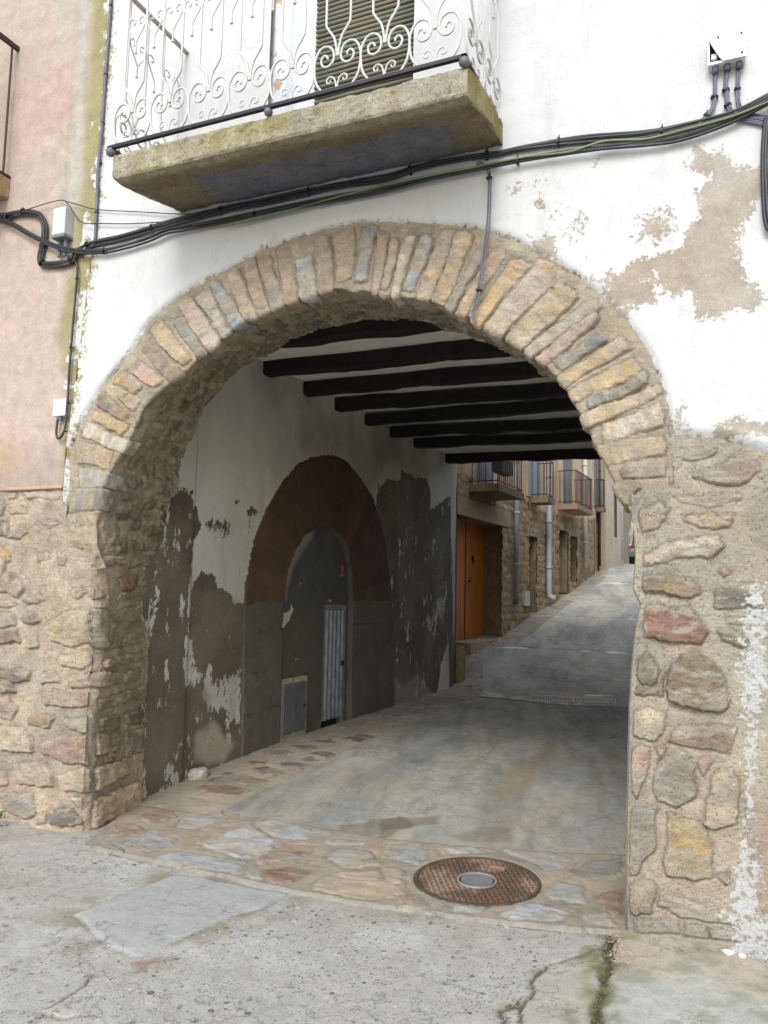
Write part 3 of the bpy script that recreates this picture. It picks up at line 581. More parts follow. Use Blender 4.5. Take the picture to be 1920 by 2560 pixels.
# ---- passage left wall lattice: path (y along), partitioned into plaster, doorway ring and infill
WX = -4.0
yy = np.concatenate([np.arange(.60, 1.25, .016), np.arange(1.25, 7.97, .016)]); zz = np.arange(-.05, 3.76, .0165)
dm = [onX(*p, WX) for p in [(815,1516),(872,1509),(869,1791),(813,1809)]]
dy0 = (dm[0][1]+dm[3][1])/2; dy1 = (dm[1][1]+dm[2][1])/2; dz1 = (dm[0][2]+dm[1][2])/2
cm_ = [onX(*z, WX) for z in [(708,1710),(765,1704),(763,1825),(708,1836)]]
yy = trim(yy, [dy0, dy1]); zz = trim(zz, [dz1])
YY, ZZ = np.meshgrid(yy, zz, indexing='ij'); S = np.stack([YY, ZZ], -1); S3 = np.stack([YY*0, YY, ZZ], -1)
basex = np.interp(YY, [.6, .75, 1.22, 1.32, 9], [-3.935, -3.955, -4.0+.03, -4.0, -4.0]); basex += -.02*np.exp(-((YY-1.27)/.03)**2)
def px3(l): return np.array([(lambda q: (q[1], q[2]))(onX(560+a*.3617, 1100+b*.3617, WX)) for a, b in l])
def p5(l): return np.array([(lambda q: (q[1], q[2]))(onX(*z5(p), WX)) for p in l])
ringo = px3([(115,2300),(122,1750),(125,1300),(150,980),(200,700),(300,450),(400,290),(500,170),(600,120),(700,105),(780,110),(850,150),(950,270),(1030,400),(1090,600),(1130,800),(1150,1000),(1165,1200),(1170,1500),(1175,2100)])
ringi = px3([(380,2300),(400,1300),(410,1100),(440,900),(490,760),(560,650),(640,615),(740,600),(800,650),(850,730),(880,900),(885,1100),(880,1300),(870,2100)])
do = sdf(S, ringo)+.004*fbm(S3, 8, 3, 3); di = sdf(S+.012*np.stack([fbm(S3, 6, 4, 3), fbm(S3, 6, 5, 3)], -1), ringi)
low = ZZ < gz(YY)+1.35
WHT = A(176, 172, 160)
dark = np.ones(YY.shape+(3,))*np.array([.125, .103, .075]); dark = mix(dark, np.array([.175, .148, .108])*np.ones(3), sm(-.3, .4, fbm(S3, 2.2, 71, 4)))
bot = p5([(850,960),(930,900),(1010,1000),(960,1080),(900,1100),(850,1060)]); dark = mix(dark, np.array([.38, .33, .26])*np.ones(3), sm(-.04, .05, sdf(S+.07*np.stack([fbm(S3, 5, 41, 5, .65), fbm(S3, 5, 42, 5, .65)], -1), bot))*.9)
bot2 = px3([(1180,1650),(1250,1700),(1330,1620),(1400,1700),(1460,1790),(1180,1860)]); dark = mix(dark, np.array([.30, .28, .23])*np.ones(3), sm(-.05, .05, sdf(S, bot2)))
pe = np.full(YY.shape, -.35)
W = S + .03*np.stack([fbm(S3, 6, 81, 4), fbm(S3, 6, 82, 4)], -1)
def patch(pe, l, so=.09, top=.98): d = sdf(W, l); return np.maximum(pe, sm(-so, so, d)*(top+.35)-.35)
def unpatch(pe, l, so=.08, lo=-.02): d = sdf(W, l); return pe*(1-sm(-so, so, d))+lo*sm(-so, so, d)
pe = patch(pe, p5([(600,-40),(700,-80),(790,-90),(860,-10),(880,60),(850,120),(1000,200),(1080,300),(1060,1300),(600,1400)]), .05)
pe = patch(pe, p5([(860,30),(950,10),(1060,40),(1060,140),(900,110)]), .08, .62)
pe = unpatch(pe, p5([(1000,-10),(1120,-10),(1090,160),(1062,300),(1048,395),(1010,395),(990,350),(940,330),(925,260),(870,255),(840,320),(825,410),(805,400),(815,240),(835,120),(880,110),(930,130),(1000,110)]), .03)
pe = unpatch(pe, p5([(800,500),(830,560),(835,620),(860,690),(900,640),(920,740),(1030,690),(1036,960),(1010,900),(960,850),(900,840),(850,760),(790,740),(790,620)]), .05, .22)
pe = unpatch(pe, p5([(672,30),(700,60),(695,150),(668,260),(658,390),(648,350),(655,200)]), .02)
pe = unpatch(pe, p5([(695,640),(712,640),(706,720),(694,720)]), .02); pe = unpatch(pe, p5([(690,1200),(720,1060),(760,1190),(700,1240)]), .03, .3)
pe = patch(pe, px3([(1050,440),(1060,270),(1080,330),(1120,260),(1180,265),(1215,270),(1225,190),(1260,230),(1290,225),(1330,260),(1400,270),(1430,380),(1425,480),(1500,430),(1565,380),(1575,900),(1600,1720),(1460,1760),(1170,1900),(1150,1100),(1100,700)]), .035)
pe = unpatch(pe, px3([(1500,1060),(1540,1050),(1530,1180),(1440,1350),(1390,1250),(1450,1170)]), .12, .38)
pe = unpatch(pe, px3([(1550,1400),(1560,1740),(1470,1770),(1500,1550)]), .03)
for l in ([(60,410),(110,410),(90,470)], [(150,470),(200,450),(240,490),(225,520),(155,515)]): pe = patch(pe, px3(l), .03, .7)
pe = np.where(YY < 1.25, np.maximum(pe, .52+.4*fbm(S3*[1, 1, .4], 6, 60, 3))-.45*sm(.25, .5, fbm(S3*[1, 1, .25], 9, 61, 3))*(ZZ < 2.3), pe)
pe = np.where((YY < 1.3) & (ZZ > 2.35), -.2, pe)
pe = np.where((ZZ < 2.35) & (pe > .5), pe-.42*sm(.12, .42, fbm(S3*[1, 1, .45], 8, 97, 5, .65)), pe)
# doorway ring: colours and joints
dc = np.array([ringi[:, 0].mean(), 1.45+.1])
cenY = (ringo[2, 0]+ringo[-4, 0])/2
ang = np.degrees(np.arctan2(ZZ-1.45, YY-cenY)); vk = np.floor((ang+3)/11.5)
hs = _h(vk, vk*0, vk*0, 5)
rc = np.array([.075, .040, .024])*np.ones(YY.shape+(3,)); rc = mix(rc, np.array([.12, .075, .04])*np.ones(3), sm(90, 165, ang)*.9)
rc = rc*(.8+.5*hs)[..., None]*(1+.3*fbm(S3, 6, 15, 4))[..., None]
fr = np.abs(((ang+3)/11.5) % 1-.5); rc = mix(rc, np.array([.16, .12, .09])*np.ones(3), sm(.475, .495, fr)*.6)
blk_ = np.array([.125, .112, .09])*np.ones(YY.shape+(3,))*(1+.25*fbm(S3, 5, 16, 4))[..., None]
jz = np.abs(((ZZ-gz(YY))/.36) % 1-.5); blk_ = blk_*(1-.5*sm(.485, .5, jz))[..., None]
rc = np.where(low[..., None], blk_, rc)
ringm = (do > 0) & ~((di > 0))
infm = (di > 0)
ic = np.array([.085, .082, .082])*np.ones(YY.shape+(3,))*(1+.3*fbm(S3, 4, 18, 4))[..., None]
lite = px3([(420,1100),(440,900),(490,760),(560,660),(640,625),(620,680),(560,760),(500,860),(460,1000),(450,1100)]); ic = mix(ic, np.array([.30, .28, .25])*np.ones(3), sm(-.06, .04, sdf(S, lite)))
ic = mix(ic, np.array([.11, .098, .08])*np.ones(3), sm(1.6, 1.2, ZZ))
ipe = np.full(YY.shape, 1.3); ipe = unpatch(ipe, px3([(410,1210),(480,1180),(490,1120),(495,1180),(480,1240),(440,1290),(410,1280)]), .015); 
for l in ([(715,1100),(770,1100),(770,1125),(720,1125)], [(545,985),(565,985),(565,1000),(545,1000)], [(505,1510),(545,1505),(540,1530),(510,1530)]): ipe = unpatch(ipe, px3(l), .02, .3)
colr = np.where(ringm[..., None], rc, np.where(infm[..., None], ic, dark)); pe = np.where(ringm, 1.5, np.where(infm, ipe, pe))
hgt = .006*fbm(S3, 3, 20, 4)+np.where(ringm, .012*sm(0, .02, do), 0)-np.where(infm, .035*sm(0, .03, di), 0)-np.where(ringm & (fr > .48), .004, 0)
Pw = np.stack([basex+hgt, YY, ZZ], -1)
cell = lambda m: m[:-1, :-1]
dirt = sm(.0, .45, fbm(S3, 1.1, 91, 5))*.38+.12*sm(-.2, .3, fbm(S3*[1, 1, .4], 4, 92, 4))
dirt += .42*sm(-.35, .25, sdf(S+.15*np.stack([fbm(S3, 2, 93, 3), fbm(S3, 2, 94, 3)], -1), px3([(700,-120),(900,-60),(1100,60),(1300,120),(1250,180),(1000,220),(880,120),(740,60),(560,90),(600,-20)])))
dirt += .25*sm(2.2, .6, ZZ)*sm(-.2, .3, fbm(S3, 3, 95, 4)); dirt = np.clip(dirt, 0, .8)
cy = (yy[:-1]+yy[1:])/2; czz = (zz[:-1]+zz[1:])/2
hole = ((cy > dy0) & (cy < dy1))[:, None] & (czz < dz1)[None]
kr = cell(ringm); ki = cell(infm)
grid_mesh('passage_wall', Pw, colr, {'peel': pe, 'dirt': dirt}, keep=~kr & ~ki & ~hole, flip=False, mat=M_PASS, parent=house)['label'] = 'left tunnel wall of white plaster flaked away to dark render'
grid_mesh('doorway_arch', Pw, colr, {'peel': pe, 'dirt': dirt}, keep=kr & ~hole, mat=M_PASS, parent=house)['label'] = 'dark reddish stone arch round a blocked doorway'
grid_mesh('doorway_infill', Pw, colr, {'peel': pe, 'dirt': dirt}, keep=ki & ~hole, mat=M_PASS, parent=house)
# metal door
md = MB(); zb = gz(dy0)+.02
n_c = 89; yv = np.linspace(dy0+.015, dy1-.015, n_c); xv = WX-.06+.020*np.sin(np.linspace(0, math.pi*11, n_c))
vv0 = [md.bm.verts.new((x, y, zb+.05)) for x, y in zip(xv, yv)]; vv1 = [md.bm.verts.new((x, y, dz1-.05)) for x, y in zip(xv, yv)]
for i in range(n_c-1): md.bm.faces.new((vv0[i], vv0[i+1], vv1[i+1], vv1[i]))
door = md.build('metal_door', M_GALV, house); door['label'] = 'narrow corrugated galvanised metal door'
fr_ = MB(); fr_.box((WX-.12, dy0-.01, zb-.1), (WX-.045, dy0+.022, dz1)); fr_.box((WX-.12, dy1-.03, zb-.1), (WX-.035, dy1+.01, dz1)); fr_.box((WX-.12, dy0+.023, dz1-.055), (WX-.04, dy1-.031, dz1)); fr_.build('door_frame', M_GALV, door)
MB().box((WX-.04, dy1-.10, (zb+dz1)/2-.03), (WX-.02, dy1-.06, (zb+dz1)/2+.02), .004).build('door_lock', M_BLACK, door)
MB().box((WX-.4, dy0-.2, -.05), (WX-.13, dy1+.2, dz1+.2)).build('door_recess', mat_plain('dark_recess', (.03, .03, .03), .9), house)
# meter cabinet
q = [c[1] for c in cm_]; cy0, cy1 = (q[0]+q[3])/2, (q[1]+q[2])/2; cz1 = (cm_[0][2]+cm_[1][2])/2; cz0 = (cm_[2][2]+cm_[3][2])/2
cab = MB(); cab.box((WX-.06, cy0-.045, cz0-.10), (WX-.012, cy1+.045, cz1+.05), .006); cb = cab.build('meter_cabinet', mat_plain('crumbly_lime_mortar', (.40, .37, .30), .95, 0, .5, 22, .012, rust=(.1, .09, .07), rustamt=.58), house)
cd = MB(); cd.box((WX-.04, cy0, cz0), (WX+.004, cy1, cz1), .005); cd_ = cd.build('cabinet_door', mat_plain('grey_steel', (.15, .155, .165), .5, .2, .2, 9), cb)
MB().box((WX, cy1-.05, (cz0+cz1)/2-.015), (WX+.012, cy1-.03, (cz0+cz1)/2+.015)).build('latch', M_BLACK, cb)
# ---- ceiling and beams
cx_ = np.arange(-4.1, -.2, .06); cyy = np.arange(.7, 7.95, .06); CX, CY = np.meshgrid(cx_, cyy, indexing='ij'); q3 = np.stack([CX, CY, CX*0], -1)
C = np.ones(CX.shape+(3,))*A(150, 145, 130); pe = -.2+.3*fbm(q3, 2, 6, 3)
grid_mesh('ceiling', np.stack([CX, CY, 3.70+.01*fbm(q3, 2, 2, 3)], -1), C, {'peel': pe-.3}, flip=True, mat=mat_peel('ceiling_whitewash', (.84, .83, .79), edge=.5, fine=24), parent=house)
def beam(p0, p1, w, h, last=False):
    # irregular timber from p0 to p1 given at bottom front edge
    n_ = 46; p0 = np.array(p0); p1 = np.array(p1); d = (p1-p0)/np.linalg.norm(p1-p0); ba = MB(); rings = []
    sd = random.random()*50
    for k in range(n_):
        t = k/(n_-1); c = p0+(p1-p0)*t; nz = lambda s: float(vnoise(np.array([[t*9+sd, s*7.3, 0.]]), 1, 3)[0]); nf = lambda s: float(vnoise(np.array([[t*34+sd, s*5.1, 2.]]), 1, 3)[0])
        ww = w*(1+.10*nz(1)); z0 = .014*nz(2)+.005*nf(5); zt = h+.010*nz(3); y0 = .015*nz(4)
        ch = .018
        sec = [(y0+ch, z0), (y0+ww-ch, z0), (y0+ww, z0+ch), (y0+ww, zt), (y0, zt), (y0, z0+ch)]
        rings.append([ba.bm.verts.new((c[0], c[1]+a, c[2]+b_+.004*nf(6+a))) for a, b_ in sec])
    for A_, B_ in zip(rings[:-1], rings[1:]):
        for k in range(6): ba.bm.faces.new((A_[k], A_[(k+1) % 6], B_[(k+1) % 6], B_[k]))
    ba.bm.faces.new(rings[0]); ba.bm.faces.new(rings[-1][::-1])
    return ba
bz = 3.56
bl_ = [((560,935),(1180,830)), ((664,937),(1289,876)), ((774,983),(1364,935)), ((855,1021),(1410,986)), ((941,1057),(1430,1021)), ((1008,1087),(1462,1070)), ((1063,1116),(1488,1100)), ((1138,1155),(1503,1144))]
for k, (a, b2) in enumerate(bl_):
    pa, pb = onZ(*a, bz), onZ(*b2, bz)
    if k == 0: pa = np.array([-3.9, 1.42, bz]); pb = np.array([-1.6, 1.46, bz])
    sl = (pb[1]-pa[1])/(pb[0]-pa[0]); sl *= .8; m_ = (pa+pb)/2
    P0 = np.array([-4.03, m_[1]+sl*(-4.03-m_[0]), bz]); P1 = np.array([-.33, m_[1]+sl*(-.33-m_[0]), bz])
    beam(P0, P1, .15, [.15, .14, .13, .125, .12, .12, .12, .19][k]).build('ceiling_beam', M_WOOD, house)
# wall above the last beam facing the street
MB().box((-4.16, 7.93, 3.77), (2.6, 8.02, 6.2)).build('rear_wall', mat_plain('rear_render', A(190, 175, 150), .9), house)
# ================================================================== balcony over the arch
BX0, BX1, BY = -3.25, -1.105, -.66
st = []
def slab_mesh():
    # cross-section lofted with a dense grid: top, front, bottom, back ; ends
    ns = 150; xs = np.linspace(BX0, BX1, ns); prof = [(0, 4.12), (-.30, 4.10), (-.62, 4.055), (-.645, 4.045), (-.652, 4.03), (-.65, 3.98), (-.65, 3.915), (-.64, 3.902), (-.59, 3.90), (-.45, 3.925), (-.25, 3.96), (0, 3.995)]
    pr = np.array(prof); L = np.r_[0, np.cumsum(np.hypot(*np.diff(pr, axis=0).T))]; s = np.unique(np.r_[np.linspace(0, L[-1], 150), L]); NP_ = len(s); py = np.interp(s, L, pr[:, 0]); pz = np.interp(s, L, pr[:, 1])
    Xg = np.repeat(xs[:, None], NP_, 1); Yg = np.repeat(py[None], ns, 0); Zg = np.repeat(pz[None], ns, 0); return xs, Xg, Yg, Zg, s
xs_b, Xg, Yg, Zg, sb_ = slab_mesh()
fx = np.clip((Xg-BX0)/(BX1-BX0), 0, 1)
Zg = Zg+np.where(fx < .5, -.0, 0)+(.015-.03*(1-fx))*(Yg < -.3)*0
P3 = np.stack([Xg, Yg, Zg], -1); n_ = normals(P3)
if n_[70, 50, 1] > 0: n_ = -n_; fl = True
else: fl = False
dsp = .008*fbm(P3, 8, 5, 4)+.011*fbm(P3, 26, 6, 4, .75); P3 = P3+n_*dsp[..., None]
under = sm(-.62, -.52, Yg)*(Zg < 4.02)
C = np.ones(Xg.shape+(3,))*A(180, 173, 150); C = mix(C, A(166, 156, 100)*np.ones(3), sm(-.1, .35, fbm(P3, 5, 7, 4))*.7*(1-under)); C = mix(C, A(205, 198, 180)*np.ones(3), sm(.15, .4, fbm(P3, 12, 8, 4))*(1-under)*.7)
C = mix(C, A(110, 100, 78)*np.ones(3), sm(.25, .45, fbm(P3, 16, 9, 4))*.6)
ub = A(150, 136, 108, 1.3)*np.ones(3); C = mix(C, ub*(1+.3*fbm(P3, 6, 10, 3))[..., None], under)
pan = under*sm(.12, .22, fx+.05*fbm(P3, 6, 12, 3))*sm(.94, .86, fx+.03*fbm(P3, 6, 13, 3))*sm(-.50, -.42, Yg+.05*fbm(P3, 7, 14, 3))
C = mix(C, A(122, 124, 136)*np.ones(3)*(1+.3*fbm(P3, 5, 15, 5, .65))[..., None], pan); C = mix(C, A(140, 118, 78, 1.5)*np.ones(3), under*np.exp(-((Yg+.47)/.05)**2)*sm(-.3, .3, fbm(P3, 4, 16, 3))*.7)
sidecap = MB()
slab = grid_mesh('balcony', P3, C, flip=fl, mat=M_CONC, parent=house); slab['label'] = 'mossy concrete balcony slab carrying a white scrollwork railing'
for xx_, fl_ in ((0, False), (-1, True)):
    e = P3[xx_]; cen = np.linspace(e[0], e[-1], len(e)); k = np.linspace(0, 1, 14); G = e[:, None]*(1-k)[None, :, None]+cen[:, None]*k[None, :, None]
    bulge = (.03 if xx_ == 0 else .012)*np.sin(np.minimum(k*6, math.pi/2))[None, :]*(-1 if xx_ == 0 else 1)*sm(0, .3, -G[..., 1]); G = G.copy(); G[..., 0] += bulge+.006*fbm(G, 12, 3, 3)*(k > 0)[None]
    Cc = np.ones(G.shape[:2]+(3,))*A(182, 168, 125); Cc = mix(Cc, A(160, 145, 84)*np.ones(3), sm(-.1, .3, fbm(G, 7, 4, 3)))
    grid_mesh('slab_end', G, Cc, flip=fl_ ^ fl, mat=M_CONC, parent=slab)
RZ = 4.085; TZ = 5.10
rb_ = MB()
def zrail(x): return RZ+(x-BX0)*.0
rb_.box((BX0-.03, BY-.012, RZ-.006), (BX1-.0, BY+.012, RZ+.012)); rb_.box((BX1-.024, BY-.012, RZ-.0061), (BX1+.0, .0, RZ+.0121)); rb_.box((BX0-.03, BY+.013, RZ-.006), (BX0-.006, .0, RZ+.012))
bar = rb_.build('bottom_rail', M_BLACK, slab)
M_BALL = mat_plain('grey_iron_ball', (.12, .12, .13), .5, .2)
for xb_, rb2 in ((BX0-.012, .028), (BX1-.012, .028), ((BX0+BX1)/2-.02, .024)): MB().ball((xb_, BY, RZ-.024), rb2).build('rail_foot', M_BALL, slab, smooth=True)
scr = [(.09,0),(.122,.05),(.134,.12),(.13,.18),(.105,.225),(.07,.238),(.035,.22),(.02,.18),(.028,.145),(.055,.125),(.085,.135),(.095,.165),(.08,.188),(.06,.182),(.056,.165)]
small = [(.004,.0),(.006,.025),(.018,.055),(.04,.066),(.058,.054),(.056,.036),(.042,.032),(.036,.044)]
up = [(.004,.17),(.008,.22),(.022,.275),(.052,.32),(.07,.35),(.071,.40),(.071,1.0)]
hrt = [(.0,.545),(.0,.60),(.02,.64),(.052,.69),(.060,.725),(.047,.752),(.026,.752),(.014,.735),(.02,.718),(.032,.722)]
def rail_side(f, n):
    """f(s, z) -> world point, s along the side, n units"""
    r = MB()
    for k in range(n):
        c = (k+.5)
        for sg in (-1, 1):
            for pts, rad in ((scr, .0065), (small, .0045), (up, .0065)):
                sp = spline(pts, 5) if pts is not up else spline(pts[:5], 5)+[np.array(p, float) for p in pts[5:]]
                r.tube([f(c, sg*p[0], p[1]) for p in sp], rad, 6)
            r.tube([f(c, sg*p[0], p[1]) for p in spline(hrt, 4)], .0045, 5)
            if k < n-1 or sg < 0:
                r.tube([f(c, -.135*1.0+sg*p[0]*.98, p[1]) for p in spline(hrt, 4)], .0045, 5) if k > 0 else None
        q = f(c, 0, .54); r.ball(q, .010)
        if k > 0: r.ball(f(c, -.135, .54), .010)
        r.ball(f(c, 0, .195), .009)
    return r
nU = 8; wU = (BX1-.03-BX0)/nU
fr0 = lambda c, dx, z: (BX0+c*wU+dx*wU/.27, BY, RZ+.015+z)
rail_side(fr0, nU).build('railing', M_IRON, slab, smooth=True)
wS = .63/2
for xx_ in (BX0-.012, BX1-.012):
    rail_side((lambda X_: (lambda c, dx, z: (X_, BY+.02+c*wS+dx*wS/.27, RZ+.015+z)))(xx_), 2).build('railing', M_IRON, slab, smooth=True)
hr_ = MB(); hr_.box((BX0-.03, BY-.02, TZ-.01), (BX1+.01, BY+.02, TZ+.015)); hr_.box((BX0-.03, BY+.021, TZ-.004), (BX0-.002, 0, TZ+.008)); hr_.box((BX1-.03, BY+.021, TZ-.01), (BX1+.01, 0, TZ+.015)); hr_.build('handrail', mat_plain('weathered_wood_rail', A(200, 184, 172, 1.5), .8), slab)
# door with roller shutter
dr = MB()
for k, z in enumerate(np.arange(D_Z0+.01, D_Z1, .031)):
    x0 = D_X0+.30; dr.tube([(x0, .045+.004*math.sin(k), z), (x0+.25, .043, z+.001*math.sin(k*2.3)), (D_X1-.012, .045, z+.002*math.sin(k*1.7))], .0135, 6)
m, nt, bs = newmat('old_slat_blind'); co = obco(nt); sp = N(nt, 'ShaderNodeMapping'); sp.inputs['Scale'].default_value = (1.5, 1, 30); nt.links.new(co, sp.inputs['Vector'])
c = ramp(nt, noise(nt, sp.outputs[0], 1.2, 4, .6), [(.3, (.09, .08, .06)), (.45, (.16, .14, .10)), (.55, (.12, .16, .13)), (.63, (.25, .15, .09)), (.72, (.22, .21, .17))]); nt.links.new(c, bs.inputs['Base Color']); bs.inputs['Roughness'].default_value = .8
sh = dr.build('slat_blind', m, house, smooth=True); sh['label'] = 'weathered slatted blind hanging in the balcony doorway'
MB().box((D_X0, .12, D_Z0), (D_X1, .2, D_Z1)).build('door_leaf', M_BLACK, house)
m_rev = mat_peel('reveal_paint', (.55, .58, .62), edge=.5, fine=14)
rx = np.linspace(D_X0, D_X0+.30, 16); rz = np.linspace(D_Z0, D_Z1, 90); RX, RZZ = np.meshgrid(rx, rz, indexing='ij'); q3 = np.stack([RX, RX*0, RZZ], -1)
Cr = np.ones(RX.shape+(3,))*A(176, 150, 130); Cr = mix(Cr, A(150, 175, 215)*np.ones(3), sm(.2, .4, fbm(q3, 4, 66, 3)+.3*(RX > D_X0+.05)*(RX < D_X0+.12)))
pr = sm(.14, .04, RX-D_X0)*.42+.35*fbm(q3, 4, 67, 4)
fr1 = grid_mesh('door_reveal', np.stack([RX, .03+.05*sm(.10, .13, RX-D_X0)+RX*0, RZZ], -1), Cr, {'peel': pr}, mat=m_rev, parent=house)
# ================================================================== ground
def shade_conc(name, base, stain=True, pebbles=0., streak=None):
    m, nt, bs = newmat(name); co = obco(nt); c = attr(nt, 'Col')
    n1 = noise(nt, co, 2.2, 6, .62); n2 = noise(nt, co, 150, 3, .8); n3 = noise(nt, co, 9, 9, .75)
    v = math_(nt, 'ADD', math_(nt, 'MULTIPLY', strch(nt, n3), .13), 1.); v = math_(nt, 'ADD', math_(nt, 'MULTIPLY', strch(nt, n2), .17), v); v = math_(nt, 'ADD', math_(nt, 'MULTIPLY', strch(nt, noise(nt, co, 45, 5, .8)), .10), v)
    hs = N(nt, 'ShaderNodeVectorMath', operation='SCALE'); nt.links.new(c, hs.inputs[0]); nt.links.new(v, hs.inputs['Scale']); c = hs.outputs[0]; h = n2
    if pebbles:
        for sc_, thr, amt in ((24, .30, 1.), (55, .32, 1.), (90, .33, .8)):
            vo = N(nt, 'ShaderNodeTexVoronoi'); vo.inputs['Scale'].default_value = sc_; vo.inputs['Randomness'].default_value = 1
            wv = N(nt, 'ShaderNodeVectorMath', operation='MULTIPLY_ADD'); nn = N(nt, 'ShaderNodeTexNoise'); nn.inputs['Scale'].default_value = sc_*.9; nt.links.new(co, nn.inputs['Vector']); nt.links.new(nn.outputs['Color'], wv.inputs[0]); wv.inputs[1].default_value = (.35/sc_*2,)*3; nt.links.new(co, wv.inputs[2]); nt.links.new(wv.outputs[0], vo.inputs['Vector'])
            sepc = N(nt, 'ShaderNodeSeparateColor'); nt.links.new(vo.outputs['Color'], sepc.inputs[0])
            sel_ = math_(nt, 'GREATER_THAN', sepc.outputs[0], .66 if sc_ < 50 else .5); r_ = math_(nt, 'MULTIPLY', math_(nt, 'ADD', math_(nt, 'MULTIPLY', sepc.outputs[1], .7), .45), thr)
            mk = math_(nt, 'MULTIPLY', sel_, math_(nt, 'LESS_THAN', vo.outputs['Distance'], r_)); mk = math_(nt, 'MULTIPLY', mk, attr(nt, 'peb', 'Fac')); mk = math_(nt, 'MULTIPLY', mk, amt)
            pc = ramp(nt, sepc.outputs[2], [(0., (.10, .11, .14)), (.35, (.20, .19, .18)), (.55, (.34, .27, .20)), (.75, (.16, .18, .20)), (.93, (.5, .48, .44))], 'CONSTANT'); c = mixc(nt, mk, c, pc)
            h = math_(nt, 'ADD', h, math_(nt, 'MULTIPLY', mk, .6))
    hc = ramp(nt, math_(nt, 'ABSOLUTE', math_(nt, 'SUBTRACT', noise(nt, co, .8, 9, .6), .5)), [(0., .55), (.0016, 0.)]); c = mixc(nt, hc, c, (.07, .065, .055))
    sp = ramp(nt, noise(nt, co, 85, 3, .6), [(.66, 0.), (.72, .55)]); c = mixc(nt, sp, c, (.10, .095, .085))
    nt.links.new(c, bs.inputs['Base Color']); bs.inputs['Roughness'].default_value = .85
    b = bump(nt, bs, n3, .4, .012); bump(nt, bs, h, .7, .004, b)
    return m
M_GRD = shade_conc('old_pebble_concrete', None, pebbles=1.); M_ROAD = shade_conc('smooth_concrete_road', None); M_FLAG = shade_conc('stone_flags', None)
def gpt(p): q = onZ(p[0], p[1], 0.); return q[:2]
xs = np.concatenate([[-90, -40, -15, -8], np.arange(-6, 2.2, .0125), [3, 6, 15, 40, 90]]); ys = np.concatenate([[-60, -25, -8, -4.5], np.arange(-3.1, .36, .0125)])
GX, GYY = np.meshgrid(xs, ys, indexing='ij'); S = np.stack([GX, GYY], -1); S3 = np.stack([GX, GYY, GX*0], -1)
W = S+.03*np.stack([fbm(S3, 6, 1, 4), fbm(S3, 6, 2, 4)], -1)
base = A(196, 190, 181, 1.42)*np.ones(3); C = np.ones(GX.shape+(3,))*base
C = mix(C, A(178, 170, 152, 1.42)*np.ones(3), sm(-.1, .5, fbm(S3, 1.3, 3, 4))*.8); C = mix(C, A(210, 206, 200, 1.42)*np.ones(3), sm(.0, .5, fbm(S3, 2.1, 4, 4))*.8)
Hh = .010*fbm(S3, 1.2, 5, 3)+.003*fbm(S3, 9, 6, 4)+.0015*fbm(S3, 40, 7, 2)
peb = np.clip(.85+.7*fbm(S3, 1.6, 8, 3), 0, 1)
patch_ = [gpt(z7(p)) for p in [(315,620),(520,540),(740,450),(800,452),(1240,535),(1130,590),(950,650),(820,720),(640,790),(590,800),(470,765),(410,700)]]
dp = sdf(W*1.0, patch_); pm_ = sm(-.008, .012, dp); C = mix(C, A(188, 188, 183, 1.42)*np.ones(3)*(1+.05*fbm(S3, 5, 9, 3))[..., None], pm_); Hh = Hh+.006*pm_-.006*np.exp(-(dp/.010)**2); peb *= 1-pm_; C = C*(1-.35*np.exp(-((dp+.006)/.010)**2)*sm(-.3, .3, fbm(S3, 5, 10, 2)))[..., None]
gcol = sm(-.25, 0., dp)*(1-pm_)*sm(0, .4, fbm(S3, 5, 88, 3)); C = mix(C, A(150, 142, 105, 1.42)*np.ones(3), gcol*.7)
slabR = [gpt(z8(p)) for p in [(1010,705),(1330,730),(1640,850),(2200,1500),(2200,2200),(900,2200),(930,1500),(945,1106),(965,950),(985,830)]]
dr_ = sdf(W, slabR); sr = sm(-.01, .015, dr_); C = mix(C, A(196, 196, 186, 1.42)*np.ones(3)*(1+.10*fbm(S3, 7, 12, 4))[..., None], sr); peb *= 1-.97*sr; Hh += .014*sr
C = mix(C, A(205, 188, 165, 1.42)*np.ones(3), sr*sm(.45, .1, dr_)*sm(.35, .6, (GYY+.9))*.8); C = mix(C, A(150, 150, 125, 1.42)*np.ones(3), sr*sm(.1, .4, fbm(S3, 9, 13, 4))*.5)
mid = [gpt(z8(p)) for p in [(860,810),(920,830),(930,850),(905,930),(920,1000),(880,1106),(870,1500),(560,1500),(590,1106),(600,980),(650,950),(680,870)]]
dm_ = sdf(W, mid); sr2 = sm(-.01, .015, dm_); C = mix(C, A(194, 188, 174, 1.42)*np.ones(3), sr2); peb *= 1-.95*sr2
def crack(l, w, dk, green=0.):
    global C, Hh, peb
    W2 = S+.022*np.stack([fbm(S3, 11, 21, 4), fbm(S3, 11, 22, 4)], -1); d = linedist(W2, [gpt(z8(p)) if len(p) == 2 else gpt(z7(p[:2])) for p in l]); ww = w*(1+.8*fbm(S3, 7, 23, 3))
    t = sm(ww, ww*.35, d); C = mix(C, A(*dk, 1.5)*np.ones(3)*(1+.5*fbm(S3, 30, 24, 3))[..., None], t*.95); Hh = Hh-.012*t; peb *= 1-t
    if green: gm = sm(ww*4, ww, d)*sm(-.1, .35, fbm(S3, 8, 25, 4)); C = mix(C, A(138, 136, 84, 1.42)*np.ones(3), gm*green); 
crack([(600,1106),(590,1010),(650,950),(650,880),(700,840),(840,800),(920,765)], .012, (100, 95, 70), .7)
crack([(1000,715),(965,760),(975,820),(950,900),(935,980),(915,1106),(900,1500)], .032, (112, 104, 78), .8)
crack([(510,1106),(500,1020),(590,1000)], .009, (110, 95, 70), .6)
